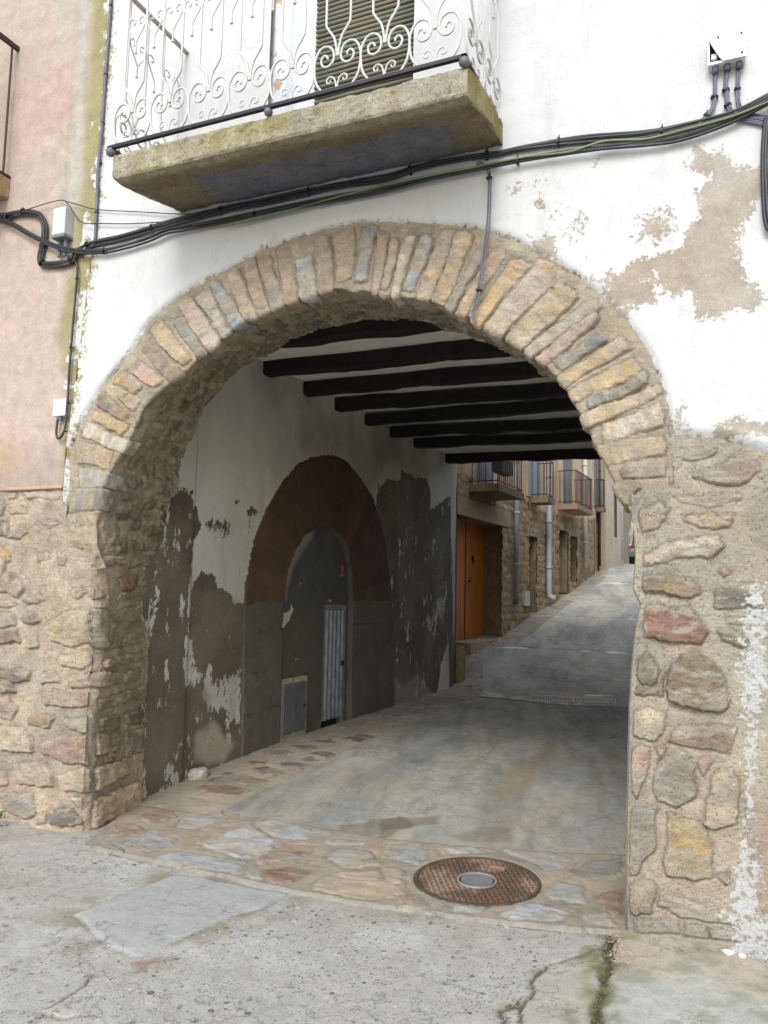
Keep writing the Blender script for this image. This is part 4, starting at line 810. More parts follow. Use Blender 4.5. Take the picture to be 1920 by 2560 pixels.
crack([(905,850),(960,835)], .006, (120, 110, 90)); crack([(680,740),(700,700)], .006, (150, 150, 110), .5)
crack([(100,1106,0),(190,1040,0),(280,970,0),(360,920,0),(400,880,0)], .010, (120, 110, 90), .2)
crack([(190,1040,0),(280,1065,0),(400,1060,0)], .008, (170, 140, 110))
dyb = S-np.array(gpt(z7((620,832)))); C = mix(C, A(178, 150, 128, 1.42)*np.ones(3), sm(.02, -.01, -sdf(W, [gpt(z7(p)) for p in [(575,825),(690,810),(680,822),(590,850)]])))
grav = sm(.05, .0, linedist(S, [gpt(z8(p)) for p in [(985,720),(950,800),(985,850),(960,900)]])+.03*fbm(S3, 10, 3, 3)); C = mix(C, A(150, 120, 100, 1.42)*np.ones(3), grav*sm(0, .3, fbm(S3, 45, 4, 2)))
ground = grid_mesh('ground', np.stack([GX, GYY, Hh-.012], -1), C, {'peb': peb}, mat=M_GRD, kind='structure')
# far ground sheet behind and beside everything
yf = np.array([.36]+GY[2:]); xf = np.array([-90, -8, 6, 90.])
FX, FY = np.meshgrid(xf, yf, indexing='ij'); grid_mesh('terrain', np.stack([FX, FY, gz(FY)-.05], -1), np.ones(FX.shape+(3,))*A(170, 165, 150), {'peb': FX*0}, mat=M_GRD, kind='structure')
# ---- crazy-paving strip at the mouth of the arch + kerb strip in the passage
FS = []
FK = 1.22
for l, c, r in [([(595,215),(740,180),(760,225),(640,250)],(160,130,108),1),([(500,265),(600,255),(635,275),(520,305)],(168,138,118),1),([(400,335),(480,330),(530,360),(520,385),(420,350)],(166,166,160),1),([(540,330),(640,285),(760,310),(740,340),(640,370)],(160,155,148),1),([(770,230),(960,200),(990,235),(830,270),(765,260)],(168,164,156),1),([(660,400),(780,360),(1060,410),(1020,465),(820,430)],(170,176,178),1),
 ([(840,330),(1080,260),(1190,320),(1160,380),(1060,405)],(176,178,178),1),([(1100,400),(1240,335),(1360,345),(1340,380),(1110,430)],(172,138,118),1),([(1100,255),(1190,240),(1390,295),(1330,320),(1180,310)],(164,168,166),1),([(1400,330),(1440,320),(1600,335),(1580,345),(1420,345)],(168,164,150),1),([(1140,450),(1230,430),(1360,445),(1270,500),(1170,500)],(160,112,78),1),([(1400,390),(1470,360),(1600,370),(1650,425),(1480,440)],(162,164,158),1),
 ([(1350,500),(1480,455),(1740,452),(1760,560),(1660,575),(1520,570),(1340,530)],(192,164,128),1),([(1070,460),(1130,455),(1150,490),(1080,480)],(176,180,180),1)]: FS.append(([gpt(z7(p)) for p in l], A(*c, FK), r))
for l, c, r in [([(0,350),(150,345),(190,380),(160,430),(20,400)],(158,160,154),1),([(230,365),(380,360),(460,385),(250,390)],(176,178,172),1),([(500,375),(720,390),(830,420),(780,450),(700,460),(660,430),(560,400)],(162,166,164),1),([(790,462),(900,420),(1035,415),(1030,480),(900,500),(800,490)],(158,152,142),1),([(690,540),(740,490),(870,530),(880,590),(720,575)],(164,168,166),1),([(920,560),(1030,530),(1030,650),(930,600)],(160,124,96),1),
 ([(490,630),(650,585),(820,630),(780,670),(540,660)],(166,174,180),1),([(290,600),(430,600),(420,635),(300,625)],(176,178,178),1),([(860,640),(960,625),(1030,690),(880,680)],(178,170,154),1),([(40,555),(150,550),(200,600),(170,615),(70,600)],(188,150,116),1),([(-20,430),(100,450),(70,520),(-10,500)],(190,176,150),1)]: FS.append(([gpt(z8(p)) for p in l], A(*c, FK), r))
strip = [gpt(p) for p in [(205,2115),(370,2151),(717,2227),(949,2267),(1307,2313),(1560,2334),(1700,2334),(1700,2160),(1550,2152),(1300,2140),(980,2108),(540,2036),(600,2004),(520,1975),(400,1980),(340,2000)]]
xs = np.arange(-4.2, 0.1, .0115); ys = np.arange(-.42, 1.28, .0115); GX, GYY = np.meshgrid(xs, ys, indexing='ij'); S = np.stack([GX, GYY], -1); S3 = np.stack([GX, GYY, GX*0], -1)
H, C, Mk = stonefield(S, FS, 41, .024, .0042, .012, A(180, 170, 152, 1.5), .003)
C = mix(C, C*np.array([1.05, .97, .88]), sm(-.2, .4, fbm(S3, 3, 3, 3))*.5)
mc = np.array([-1.50, .905]); mr = .375; rd = np.hypot(GX-mc[0], GYY-mc[1]); print('manhole c', [onZ(*p, 0.) for p in [(1031,2205),(1349,2205),(1190,2150),(1190,2260)]])
ds = sdf(S, strip)+.010*fbm(S3, 6, 5, 3)
MC = (onZ(1033, 2204, 0)+onZ(1350, 2206, 0))/2; MCr = np.linalg.norm(onZ(1033, 2204, 0)-onZ(1350, 2206, 0))/2; rd = np.hypot(GX-MC[0], GYY-MC[1])
H = H-.03*(rd < MCr-.005); C = mix(C, A(178, 170, 150, 1.5)*np.ones(3), sm(MCr+.06, MCr+.02, rd)*.8)
zst = gz(GYY)+.006+H-.02*(ds < .006)
C = mix(C, A(176, 170, 158, 1.75)*np.ones(3), sm(.06, .01, ds)*(GYY < .2)*.85); kp = (ds > -.012); kp = kp[:-1, :-1] & kp[1:, 1:] & kp[1:, :-1] & kp[:-1, 1:]
grid_mesh('paving_strip', np.stack([GX, GYY, zst], -1), C, {'peb': GX*0}, keep=kp, mat=M_FLAG, kind='structure')
# ---- concrete road through the passage and up the street
redge = [onG(*p)[:2] for p in [(1450,1484),(1388,1535),(1330,1585),(1290,1602),(1200,1627)]]
yl = np.concatenate([np.arange(.55, 9., .02), np.arange(9., 22, .05), np.arange(22, 46, .3)])
LE = sorted([tuple(onG(*p)[[1, 0]]) for p in [(544,2033),(637,1983),(723,1948),(960,1833),(1076,1789),(1180,1742),(1203,1722),(1205,1680),(1200,1640),(1202,1627),(1290,1602),(1330,1585),(1388,1535),(1452,1483),(1510,1448),(1550,1412)]])
LE = np.array(LE); print('road left edge', LE.tolist())
def le(y): return np.interp(y, np.r_[0, LE[:, 0], 60], np.r_[LE[0, 1], LE[:, 1], LE[-1, 1]-6])
us_ = np.linspace(0, 1, 210)
YR = np.repeat(yl[None], len(us_), 0); XL = le(YR); XR = np.where(YR < 8, -.3, np.minimum(XL+4.5, 1.5)); XRd = XL+(XR-XL)*us_[:, None]
S3 = np.stack([XRd, YR, YR*0], -1)
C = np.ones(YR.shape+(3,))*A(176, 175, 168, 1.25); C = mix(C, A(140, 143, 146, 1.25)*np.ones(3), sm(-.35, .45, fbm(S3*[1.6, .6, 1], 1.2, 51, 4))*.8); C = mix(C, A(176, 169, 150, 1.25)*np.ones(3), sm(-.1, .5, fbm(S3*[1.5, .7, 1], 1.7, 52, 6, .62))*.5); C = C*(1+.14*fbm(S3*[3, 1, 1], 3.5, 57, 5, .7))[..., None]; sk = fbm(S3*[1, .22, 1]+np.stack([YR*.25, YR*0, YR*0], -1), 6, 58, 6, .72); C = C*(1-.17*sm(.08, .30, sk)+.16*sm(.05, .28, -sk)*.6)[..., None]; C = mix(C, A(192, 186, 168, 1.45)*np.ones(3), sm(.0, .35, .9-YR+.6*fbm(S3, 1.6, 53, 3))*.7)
for l, cc, so in [([(820,2100),(860,2075),(950,2062),(1100,2060),(1095,2072),(980,2085),(900,2110),(840,2112)],(118,104,80),.03),([(960,2065),(1000,2058),(1030,2075),(980,2100),(950,2105)],(100,90,68),.02),([(1140,2105),(1200,2085),(1280,2090),(1270,2118),(1150,2118)],(140,130,110),.04),([(1230,2000),(1300,1950),(1360,1900),(1400,1880),(1330,1990),(1260,2030)],(168,150,118),.08)]:
    W = S3[..., :2]+.04*np.stack([fbm(S3, 7, 61, 4), fbm(S3, 7, 62, 4)], -1); C = mix(C, A(*cc, 1.45)*np.ones(3), sm(-so, so*.6, sdf(W, [gpt(p) for p in l]))*.5)
Hr = .006*fbm(S3, 1.5, 54, 3)+.002*fbm(S3, 12, 55, 3)
jy = [onG(1300, y)[1] for y in (1618, 1537, 1494, 1452)]+[onG(1400, 1752)[1]]; print('joints', jy)
for k, j in enumerate(jy):
    d = np.abs(YR-j-(XRd+2)*.06*0-.04*fbm(S3, 3, 70+k, 3)); wj = .02+.006*k
    if k < 4:
        C = mix(C, A(110, 105, 95)*np.ones(3), sm(wj, wj*.4, d)*.8); C = mix(C, A(235, 232, 220)*np.ones(3), sm(.13+.03*k, .04, np.abs(YR-j+.06-.05*fbm(S3, 4, 75+k, 3)))*sm(.0, .25, fbm(S3*[2, 3, 1], 2.2, 80+k, 4)+.35*sm(.25, .6, us_[:, None]*np.ones_like(YR))-.25)*.9)
        Hr -= .01*sm(wj, wj*.4, d)
C = C*(1-.12*sm(-.3, .3, fbm(S3*[1, 8, 1], 3, 90, 4, .7))*sm(8, 9, YR))[..., None]
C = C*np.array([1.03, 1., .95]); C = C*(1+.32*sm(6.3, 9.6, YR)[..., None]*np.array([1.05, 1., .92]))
Hr[0, :] -= .0
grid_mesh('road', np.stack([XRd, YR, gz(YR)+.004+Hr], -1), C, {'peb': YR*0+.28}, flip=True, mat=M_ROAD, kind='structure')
# ---- pavement / kerb strip along the left walls
WA = math.radians(3.4); WT = np.array([s_(WA), c_(WA), 0.]); WO = np.array([c_(WA), -s_(WA), 0.])
W0 = onG(1257, 1592); W0 = np.array([W0[0], W0[1], 0.])
def wpt(s, p, z): return W0+WT*s+WO*p+np.array([0, 0, z])
def onWall(px, py, p=0.):
    q = onPl(px, py, W0+WO*p, WO); return (q-W0)@WT, q[2]
def onEnd(px, py, s):          # vertical plane across the wall at s -> protrusion, z
    q = onPl(px, py, W0+WT*s, WT); return (q-W0)@WO, q[2]
def wx(y): return W0[0]+(y-W0[1])*math.tan(WA)
yl2 = np.concatenate([np.arange(.62, 9., .02), np.arange(9., 20, .04), np.arange(20, 40, .25)])
wl = np.where(yl2 < 7.97, -4.03, wx(yl2)-.5); nb = 60
kx = np.linspace(0, 1, nb); YK = np.repeat(yl2[:, None], nb, 1); XK = wl[:, None]+(le(yl2)+.03-wl)[:, None]*kx[None]
cst = []
for l, c in [([(820,1190),(980,1185),(1090,1210),(1020,1240),(900,1225)],(150,112,80)),([(890,1160),(960,1150),(930,1175),(885,1170)],(130,95,75)),([(960,1135),(1000,1125),(1010,1140),(965,1145)],(120,90,75)),([(990,1165),(1060,1145),(1170,1165),(1120,1185),(1010,1180)],(146,130,100)),([(1090,1110),(1150,1105),(1245,1135),(1200,1150),(1110,1135)],(110,98,84)),([(1195,1085),(1270,1085),(1350,1105),(1310,1125),(1220,1100)],(112,104,94)),([(1070,1080),(1160,1080),(1140,1095),(1080,1090)],(116,96,78)),([(1290,1075),(1340,1060),(1380,1085),(1330,1090)],(135,118,98)),([(1320,1045),(1400,1035),(1465,1055),(1410,1070)],(120,105,88)),([(1250,1015),(1340,1010),(1370,1025),(1290,1030)],(132,112,90)),([(1470,985),(1560,965),(1615,975),(1560,1000)],(118,102,84)),([(1340,995),(1420,985),(1450,1000),(1380,1008)],(126,116,98)),([(1150,1035),(1240,1030),(1260,1050),(1180,1060)],(140,132,114))]:
    cst.append(([onG(*z5(p))[:2] for p in l], A(*c, 1.25), 1.))
y = 4.2
while y < 40:
    w0_ = -4. if y < 8 else wx(y); L_ = random.uniform(.22, .42)*(1 if y < 14 else 2.2); a = w0_-.05
    while a < le(y):
        w_ = random.uniform(.25, .5); j = lambda: random.uniform(-.04, .04)
        cst.append(([(a+j(), y+j()), (a+w_+j(), y+j()), (a+w_+j(), y+L_-.03+j()), (a+j(), y+L_-.03+j())], A(*random.choice([(176,160,136), (186,162,138), (160,152,136), (180,150,124), (170,164,150), (190,176,150)]), 1.1), 1.)); a += w_+.035
    y += L_
S3 = np.stack([XK, YK, YK*0], -1); H, C, Mk = stonefield(S3[..., :2], cst, 51, .03, .005, .014, A(180, 170, 152, 1.45), .004)
C = mix(C, C*.8, sm(.12, .0, np.abs(YK-4.2-0*XK))*0)
grid_mesh('pavement', np.stack([XK, YK, gz(YK)+.010+H-.02*(kx > .985)[None]], -1), C, {'peb': YK*0}, mat=M_FLAG, kind='structure')
# ---- manhole cover
man = empty('manhole_cover', (MC[0], MC[1], 0), 'round rusty cast iron manhole cover with a grey centre plate set in stone paving', 'manhole cover')
gr_ = np.linspace(-MCr+.01, MCr-.01, 150); MX, MY = np.meshgrid(gr_, gr_, indexing='ij'); rr = np.hypot(MX, MY); keep = (rr < MCr-.012); keep = keep[:-1, :-1] & keep[1:, 1:] & keep[1:, :-1] & keep[:-1, 1:] & (rr[:-1, :-1] > .098)
ca, sa = c_(.5), s_(.5); ua = (MX*ca+MY*sa)/.028; va = (-MX*sa+MY*ca)/.028; par = (np.floor(ua)+np.floor(va)) % 2; fu, fv = ua % 1-.5, va % 1-.5
el = np.where(par > 0, np.hypot(fu*1.1, fv*2.4), np.hypot(fu*2.4, fv*1.1)); stud = sm(.62, .35, el)*(rr < MCr-.03)*(rr > .115); Hm = .004*stud+.004*sm(MCr-.03, MCr-.022, rr)
S3 = np.stack([MX+3, MY, MX*0], -1); C = np.ones(MX.shape+(3,))*A(150, 114, 84)*.6; C = mix(C, A(186, 156, 138)*.8*np.ones(3), sm(-.3, .25, fbm(S3, 7, 3, 4))*.75); C = mix(C, A(110, 94, 82)*.8*np.ones(3), sm(0, .3, fbm(S3, 12, 4, 4)+.3*(MX+MY))*.7); C = C*(.55+.6*stud)[..., None]
box_ = (np.abs(MX-.02-.03) < .055) & (np.abs(MY-.215) < .035); bd = box_ & ~((np.abs(MX-.05) < .045) & (np.abs(MY-.215) < .026)); Hm = np.where(box_, np.where(bd, .005, .001), Hm); C = np.where(bd[..., None], A(110, 92, 78), np.where(box_[..., None], A(165, 130, 110), C))
m, nt, bs = newmat('rusty_cast_iron'); co = obco(nt); c = attr(nt, 'Col'); nn = noise(nt, co, 60, 4, .7); hs = N(nt, 'ShaderNodeVectorMath', operation='SCALE'); nt.links.new(c, hs.inputs[0]); nt.links.new(math_(nt, 'ADD', nn, .5), hs.inputs['Scale']); nt.links.new(hs.outputs[0], bs.inputs['Base Color']); bs.inputs['Roughness'].default_value = .75; bs.inputs['Metallic'].default_value = .15; bump(nt, bs, nn, .5, .003); M_RUST = m
zm = float(gz(MC[1]))
grid_mesh('cover', np.stack([MX+MC[0], MY+MC[1], zm+.004+Hm], -1), C, keep=keep, mat=M_RUST, parent=man)
cb_ = MB(); 
def ringm_(r0, r1, z0, z1, n=64):
    b = MB()
    for k in range(n):
        a0, a1 = 2*math.pi*k/n, 2*math.pi*(k+1)/n
        q = [(MC[0]+r*c_(a), MC[1]+r*s_(a), z) for z in (z0, z1) for r, a in ((r0, a0), (r1, a0), (r1, a1), (r0, a1))]; b.hexa(q)
    return b
ringm_(MCr-.018, MCr-.002, zm-.02, zm+.009).build('rim', mat_plain('dark_rust', (.09, .06, .045), .8, .1, .4, 30), man)
b = MB(); v = [b.bm.verts.new((MC[0]+.088*c_(a), MC[1]+.088*s_(a), zm+.009)) for a in np.linspace(0, 2*math.pi, 48, endpoint=False)]; b.bm.faces.new(v); b.build('centre_plate', mat_plain('grey_cast_plate', (.21, .21, .215), .6, .2, .15, 40, .002), man)
ringm_(.088, .098, zm-.0, zm+.004).build('plate_joint', M_BLACK, man); ringm_(.0985, .108, zm, zm+.012).build('plate_rim', mat_plain('pale_iron', (.30, .27, .24), .7, .2), man)
for o_ in man.children:
    for v_ in o_.data.vertices: v_.co.z += float(gz(v_.co.y)) - zm
# ---- drain grate
gc = [onG(1120+a*.3014, 1560+b*.3014) for a, b in [(708,596),(1375,626),(1385,660),(690,640)]]
print('grate', gc)
gr = empty('drain_grate', ((gc[0]+gc[2])/2).tolist(), 'black slotted iron drain grate across the road at the far end of the passage', 'drain grate')
zg = gz((gc[0][1]+gc[2][1])/2)+.016
def lerp(a, b, t): return np.array(a)*(1-t)+np.array(b)*t
def gp(u, v): q = lerp(lerp(gc[0], gc[1], u), lerp(gc[3], gc[2], u), v); return np.array([q[0], q[1], zg])
bars = MB(); nbar = 33
for k in range(nbar+1):
    u0 = k/nbar; u1 = u0+.5/nbar
    if k == nbar: break
    sk = -.012
    q = [gp(u0+sk, .08), gp(u1+sk, .08), gp(u1, .92), gp(u0, .92)]; bars.hexa([p-np.array([0, 0, .03]) for p in q]+[p for p in q])
fr_ = MB()
for (u0, v0, u1, v1) in ((-.03, -.06, 1.02, .075), (-.03, .925, 1.02, 1.06), (-.03, .0751, -.015, .9249), (1.0, .0751, 1.02, .9249), (.495, .0751, .505, .9249)):
    q = [gp(u0, v0), gp(u1, v0), gp(u1, v1), gp(u0, v1)]; fr_.hexa([p-np.array([0, 0, .03]) for p in q]+[p+np.array([0, 0, .002]) for p in q])
M_GRATE = mat_plain('worn_iron', (.48, .45, .40), .6, .3, .2, 30)
bars.build('grate_bars', M_GRATE, gr); fr_.build('frame', M_GRATE, gr)
b = MB(); q = [gp(-.02, -.03), gp(1.01, -.03), gp(1.01, 1.03), gp(-.02, 1.03)]; b.hexa([p-np.array([0, 0, .02]) for p in q]+[p-np.array([0, 0, .0095]) for p in q]); b.build('pit_shade', M_BLACK, gr)  # thin black sheet just below the bars, standing in for the pit's shade
# flags round the grate
FS = []
for l, c in [([(250,560),(300,555),(460,600),(480,625),(260,605)],(210,200,178)),([(300,545),(410,540),(420,560),(330,570)],(190,150,120)),([(510,610),(600,605),(680,640),(560,635)],(205,195,175)),([(680,640),(900,655),(860,668),(690,650)],(200,190,170)),([(900,660),(1000,660),(1010,680),(930,678)],(220,212,196)),([(1040,662),(1140,662),(1130,682),(1050,682)],(215,206,190)),([(1110,590),(1360,598),(1360,612),(1130,608)],(232,228,220)),([(700,578),(900,575),(1080,598),(800,592)],(178,165,145)),([(1390,640),(1520,630),(1500,695),(1390,690)],(165,160,145))]:
    FS.append(([onG(1120+a*.3014, 1560+b*.3014)[:2] for a, b in l], A(*c, 1.0), 1.))
xs = np.arange(-3.4, -.32, .03); ys = np.arange(6.6, 8.75, .02); GX, GYY = np.meshgrid(xs, ys, indexing='ij'); S3 = np.stack([GX, GYY, GX*0], -1)
H, C, Mk = stonefield(S3[..., :2], FS, 61, .02, .004, .02, A(172, 164, 145), .003)
band = sdf(S3[..., :2], [onG(1120+a*.3014, 1560+b*.3014)[:2] for a, b in [(250,545),(420,543),(700,560),(1100,572),(1530,590),(1620,640),(1560,700),(1380,692),(1000,685),(690,655),(470,630),(250,606)]])+.02*fbm(S3, 3, 3, 3)
inside_g = sdf(S3[..., :2], [gp(-.03, -.06)[:2], gp(1.02, -.06)[:2], gp(1.02, 1.06)[:2], gp(-.03, 1.06)[:2]]) > .0
kp = (band > 0) & ~inside_g; kp = kp[:-1, :-1]
grid_mesh('drain_paving', np.stack([GX, GYY, gz(GYY)+.012+H], -1), C, {'peb': GX*0}, keep=kp, mat=M_FLAG, kind='structure')
# ================================================================== cables and boxes on the facade
Yc = -.03
def cpt(p, off=0., y=None): q = onY(p[0], p[1], Yc if y is None else y); return q
def cable(name, px, r, mat, label, strands=1, spread=.0, y=None, group=None, cat='cable', ties=None, k=8):
    pts = np.array(spline([cpt(p, y=y) for p in px], k)); n = len(pts); b = MB(); tt = np.r_[0, np.cumsum(np.linalg.norm(np.diff(pts, axis=0), axis=1))]
    for s in range(strands):
        ph = s*2.1+random.random(); off = (s/(max(strands-1, 1))-.5)*spread
        o1 = off+spread*.35*vnoise(np.stack([tt*1.6, tt*0+s*9.1, tt*0], -1), 1, 5); o2 = .012*vnoise(np.stack([tt*2.2, tt*0+s*5.7, tt*0], -1), 1, 6)
        d = np.gradient(pts, axis=0); d /= np.linalg.norm(d, axis=1)[:, None]+1e-9; nrm = np.stack([-d[:, 2], d[:, 1]*0, d[:, 0]], -1)
        q = pts+nrm*o1[:, None]; q[:, 1] += np.minimum(o2, .0)-.004*(s % 3); b.tube(q, r*random.uniform(.8, 1.15), 6)
    o = b.build(name, mat, None, smooth=True)
    if ties:
        for f in ties:
            t = MB(); i = int(f*(n-1)); c = pts[i]; d = pts[min(i+1, n-1)]-pts[i-1]; d /= np.linalg.norm(d); rr = spread*.5+r+.004; t.tube([c-d*.005, c+d*.005], rr*1.0, 8); t.tube([c+np.array([0, -.0, rr*.8]), c+np.array([.004, -.012, rr+.006])], .0025, 4)
            t.build('cable_tie', M_BLACK, o)
    return tag(o, label, cat, group)
Q1 = lambda l: [(x*.5787, y*.5787) for x, y in l]
m1 = Q1([(-2200,1080),(-1000,1010),(-80,940),(0,935),(70,920),(130,915),(178,932),(196,985),(190,1050),(178,1100),(180,1135),(215,1143),(300,1130),(330,1090),(400,1052),(520,1025),(700,975),(820,945),(1000,900),(1150,870),(1400,815),(1659,775),(1809,725),(1989,685),(2139,665),(2259,640),(2519,600),(2789,580),(2959,550),(3159,500),(3318,425),(3400,380),(3900,60),(4600,-420)])
cable('cable_bundle', m1, .0095, M_CABLE, 'thick upper bundle of black cables sweeping across the white wall under the balcony', 4, .03, ties=[.14, .25, .31, .37, .42, .48, .54, .6, .66, .72, .78, .83])
m2 = Q1([(-2200,1120),(-1000,1040),(-80,945),(0,950),(60,970),(150,1020),(250,1065),(330,1085),(450,1085),(560,1060),(650,1030),(720,1000),(800,985),(1000,950),(1200,910),(1400,870),(1659,822),(1859,775),(2109,722),(2259,692),(2519,652),(2789,620),(2959,590),(3159,520),(3318,445),(3400,405),(3900,100),(4600,-370)])
cable('cable_bundle', m2, .0095, M_CABLE, 'lower bundle of black cables crossing from the pink wall to below the balcony', 3, .02, ties=[.1, .3, .5, .7, .9], y=-.05)
cable('striped_cable', [(960+x*.5787, y*.5787) for x, y in [(-700,975),(-400,905),(-200,850),(0,802),(200,762),(300,740),(420,715),(600,680),(800,655),(950,610),(1130,600),(1300,560),(1500,505),(1659,440),(1741,395),(2241,85),(2941,-385)]], .0055, mat_plain('green_yellow_cable', (.14, .19, .09), .5, 0, .45, 3), 'single yellow green cable tied along the front of the black cable bundle', y=-.068)
cable('drop_cable', [(x*K1, y*K1) for x, y in [(1030,352),(1048,362),(1057,385),(1055,480),(1048,540),(1040,600),(1030,650),(1024,680),(1028,700)]], .005, M_GREYP, 'dark cable hanging from the cable bundle down over the stone arch', 2, .016, ties=[.25, .7], y=-.045)
cable('conduit', [(x*K1, y*K1) for x, y in [(242,-30),(240,0),(236,60),(229,150),(224,230),(220,300),(214,370),(209,450),(206,510),(204,528)]], .010, M_GREYP, 'thin grey cable running down the mossy edge of the white house from the top', ties=[.15, .35, .5, .65, .8, .95])
cable('conduit', [(x*K1, y*K1) for x, y in [(150,556),(163,565),(167,585),(163,640),(156,720),(150,800),(147,870),(144,915),(138,938),(129,948),(124,938),(126,905)]], .009, M_CABLE, 'thin black cable dropping from the bundle and looping up to the small white box', ties=[.1, .22, .4, .55, .7])
cable('wire', [(x*.5787, y*.5787) for x, y in [(-1000,1030),(-40,955),(0,945),(100,912),(200,880),(270,865),(300,890),(350,958),(420,965),(600,965),(820,945),(1000,900)]], .0035, M_CABLE, 'thin sagging black wire crossing just above the cable bundles at left', y=-.04)
cable('wire', [(x*.5787, y*.5787) for x, y in [(270,865),(340,885),(420,905),(600,915),(830,926),(960,905)]], .003, M_CABLE, 'thinnest upper wire running right from the hook above the small grey box', y=-.035)
def b8(l): return [(1700+x*.1356, 60+y*.1356) for x, y in l]
g_ = 'cables dropping out of the broken box'
cable('box_cable', b8([(640,840),(640,1000),(640,1200),(630,1400),(590,1560),(450,1740),(250,1880),(0,1950),(-200,1980)]), .0065, M_GREYP, 'leftmost cable bunch under the broken white box curving down to the left', 3, .017, ties=[.35, .6], group=g_)
cable('box_cable', b8([(850,800),(845,1000),(840,1150),(860,1350),(880,1500),(960,1640),(1150,1760),(1400,1800),(1700,1870)]), .0065, M_GREYP, 'middle cable bunch under the broken white box curving to the right', 3, .017, ties=[.3, .5], group=g_)
cable('box_cable', b8([(1060,800),(1062,1000),(1058,1200),(1060,1400),(1100,1560),(1200,1660),(1400,1700),(1700,1730)]), .006, M_GREYP, 'rightmost cable bunch under the broken white box', 2, .012, ties=[.3, .6], group=g_)
cable('hanging_cable', [(1930,285),(1916,300),(1911,340),(1909,400),(1911,470),(1916,540),(1926,572),(1945,560),(1955,500),(1958,400),(1956,300),(1950,262)], .010, M_CABLE, 'black cable loop hanging at the right edge against the white wall', 2, .014, y=-.05)
# broken junction box
jb = empty('junction_box', onY(1820, 128, 0).tolist(), 'white junction box on the upper right wall with its cover broken at left', 'junction box')
c0 = onY(*b8([(505,930)])[0], -.0); 
bp = [onY(*p, -.06) for p in b8([(505,430),(1195,240),(1195,660),(505,790)])]
x0, x1 = bp[0][0], bp[1][0]; z1 = max(bp[0][2], bp[1][2])-.03; z0 = (bp[2][2]+bp[3][2])/2+.0
z1 = (bp[0][2]+bp[1][2])/2+.03
bx_ = MB(); bx_.box((x0, -.035, z0), (x1, -.001, z1), .004)
bx_.box((x0, -.075, z0), (x1, -.0355, z0+.012)); bx_.box((x0, -.075, z1-.012), (x1, -.0355, z1)); bx_.box((x0, -.075, z0+.0121), (x0+.01, -.0355, z1-.0121)); bx_.box((x1-.01, -.075, z0+.0121), (x1, -.0355, z1-.0121)); bx_.build('base', M_BOXW, jb)
w, h = x1-x0, z1-z0
MB().prism([(x0+.03*w, -.076, z1-.0), (x1+.004, -.076, z1), (x1+.004, -.076, z0), (x0+.42*w, -.076, z0), (x0+.33*w, -.076, z0+.16*h), (x0+.22*w, -.076, z0+.42*h), (x0+.12*w, -.076, z0+.66*h)], (0, -.012, 0)).build('cover', M_BOXW, jb)
MB().box((x0+.0101, -.04, z0+.0121), (x0+.5*w, -.0352, z1-.0121)).build('inside', M_BLACK, jb)
b = MB(); b.box((x0+.1*w, -.062, z0+.25*h), (x0+.26*w, -.041, z0+.45*h), .003); b.build('terminal_block', M_BOXW, jb)
for q in ((x1-.015, -.09, z1-.02), (x1-.015, -.09, z0+.02), (x0+.05, -.09, z1-.015)): MB().ball(q, .006).build('screw', M_GREYP, jb)
for f in (.2, .52, .84): MB().tube([(x0+f*w, -.045, z0-.03), (x0+f*w, -.045, z0+.01)], .016, 10).build('cable_gland', M_GREYP, jb, smooth=True)
# small grey box and small white box at left
def wallbox(nm, px0, px1, d, mat, label, cat):
    a = onY(*px0, -d); b_ = onY(*px1, -d); e = empty(nm, ((a[0]+b_[0])/2, 0, b_[2]), label, cat); q = MB(); q.box((a[0], -d, b_[2]), (b_[0], -.001, a[2]), .006); q.build('box_body', mat, e); return e, a, b_
e, a, b_ = wallbox('fuse_box', (133, 521), (160, 582), .085, M_BOXG, 'small pale grey box with grey base on the pink wall beside the cable bundle', 'electric box')
q = MB(); q.box((a[0]-.004, -.088, b_[2]-.022), (b_[0]+.004, -.001, b_[2]-.001), .004); q.build('box_base', mat_plain('mid_grey_plastic', (.15, .17, .17), .5), e)
for x in (a[0]+.03, b_[0]-.03): MB().tube([(x, -.035, b_[2]-.02), (x, -.035, b_[2]-.14)], .013, 8).build('conduit_stub', mat_plain('mid_grey_pipe', (.12, .13, .15), .5), e)
e, a, b_ = wallbox('switch_box', (133, 998), (161, 1038), .05, M_BOXW, 'tiny white box low on the pink wall beside the arch', 'electric box')
q = MB(); q.tube([((a[0]+b_[0])/2, -.03, b_[2]), ((a[0]+b_[0])/2, -.03, b_[2]-.03)], .012, 8); q.build('cable_gland', M_GREYP, e)
# red sticker on the infill of the inner doorway
sk = [onX(560+a*.3617, 1100+b*.3617, WX-.035) for a, b in [(805,852),(833,850),(828,935),(800,945)]]
stk = MB(); stk.prism([tuple(p) for p in sk], (.003, 0, 0)); so_ = stk.build('wall_notice', mat_plain('red_notice', (.22, .012, .018), .6, 0, .2, 30)); tag(so_, 'small red notice stuck on the dark infill above the metal door', 'notice')
q0, q1, q2, q3_ = [np.array(p)+np.array([.004, 0, 0]) for p in sk]
wm = MB()
for t in (.2, .32, .44, .56, .68, .8):
    a = lerp(q0, q3_, t); b2 = lerp(q1, q2, t); A1, B1 = lerp(a, b2, .35), lerp(a, b2, .62 if t != .44 else .75); wm.hexa([A1, B1, B1+[0, 0, -.012], A1+[0, 0, -.012]]+[p+np.array([.0015, 0, 0]) for p in (A1, B1, B1+[0, 0, -.012], A1+[0, 0, -.012])])
wm.build('notice_marks', mat_plain('pale_print', (.42, .30, .28), .7), so_)
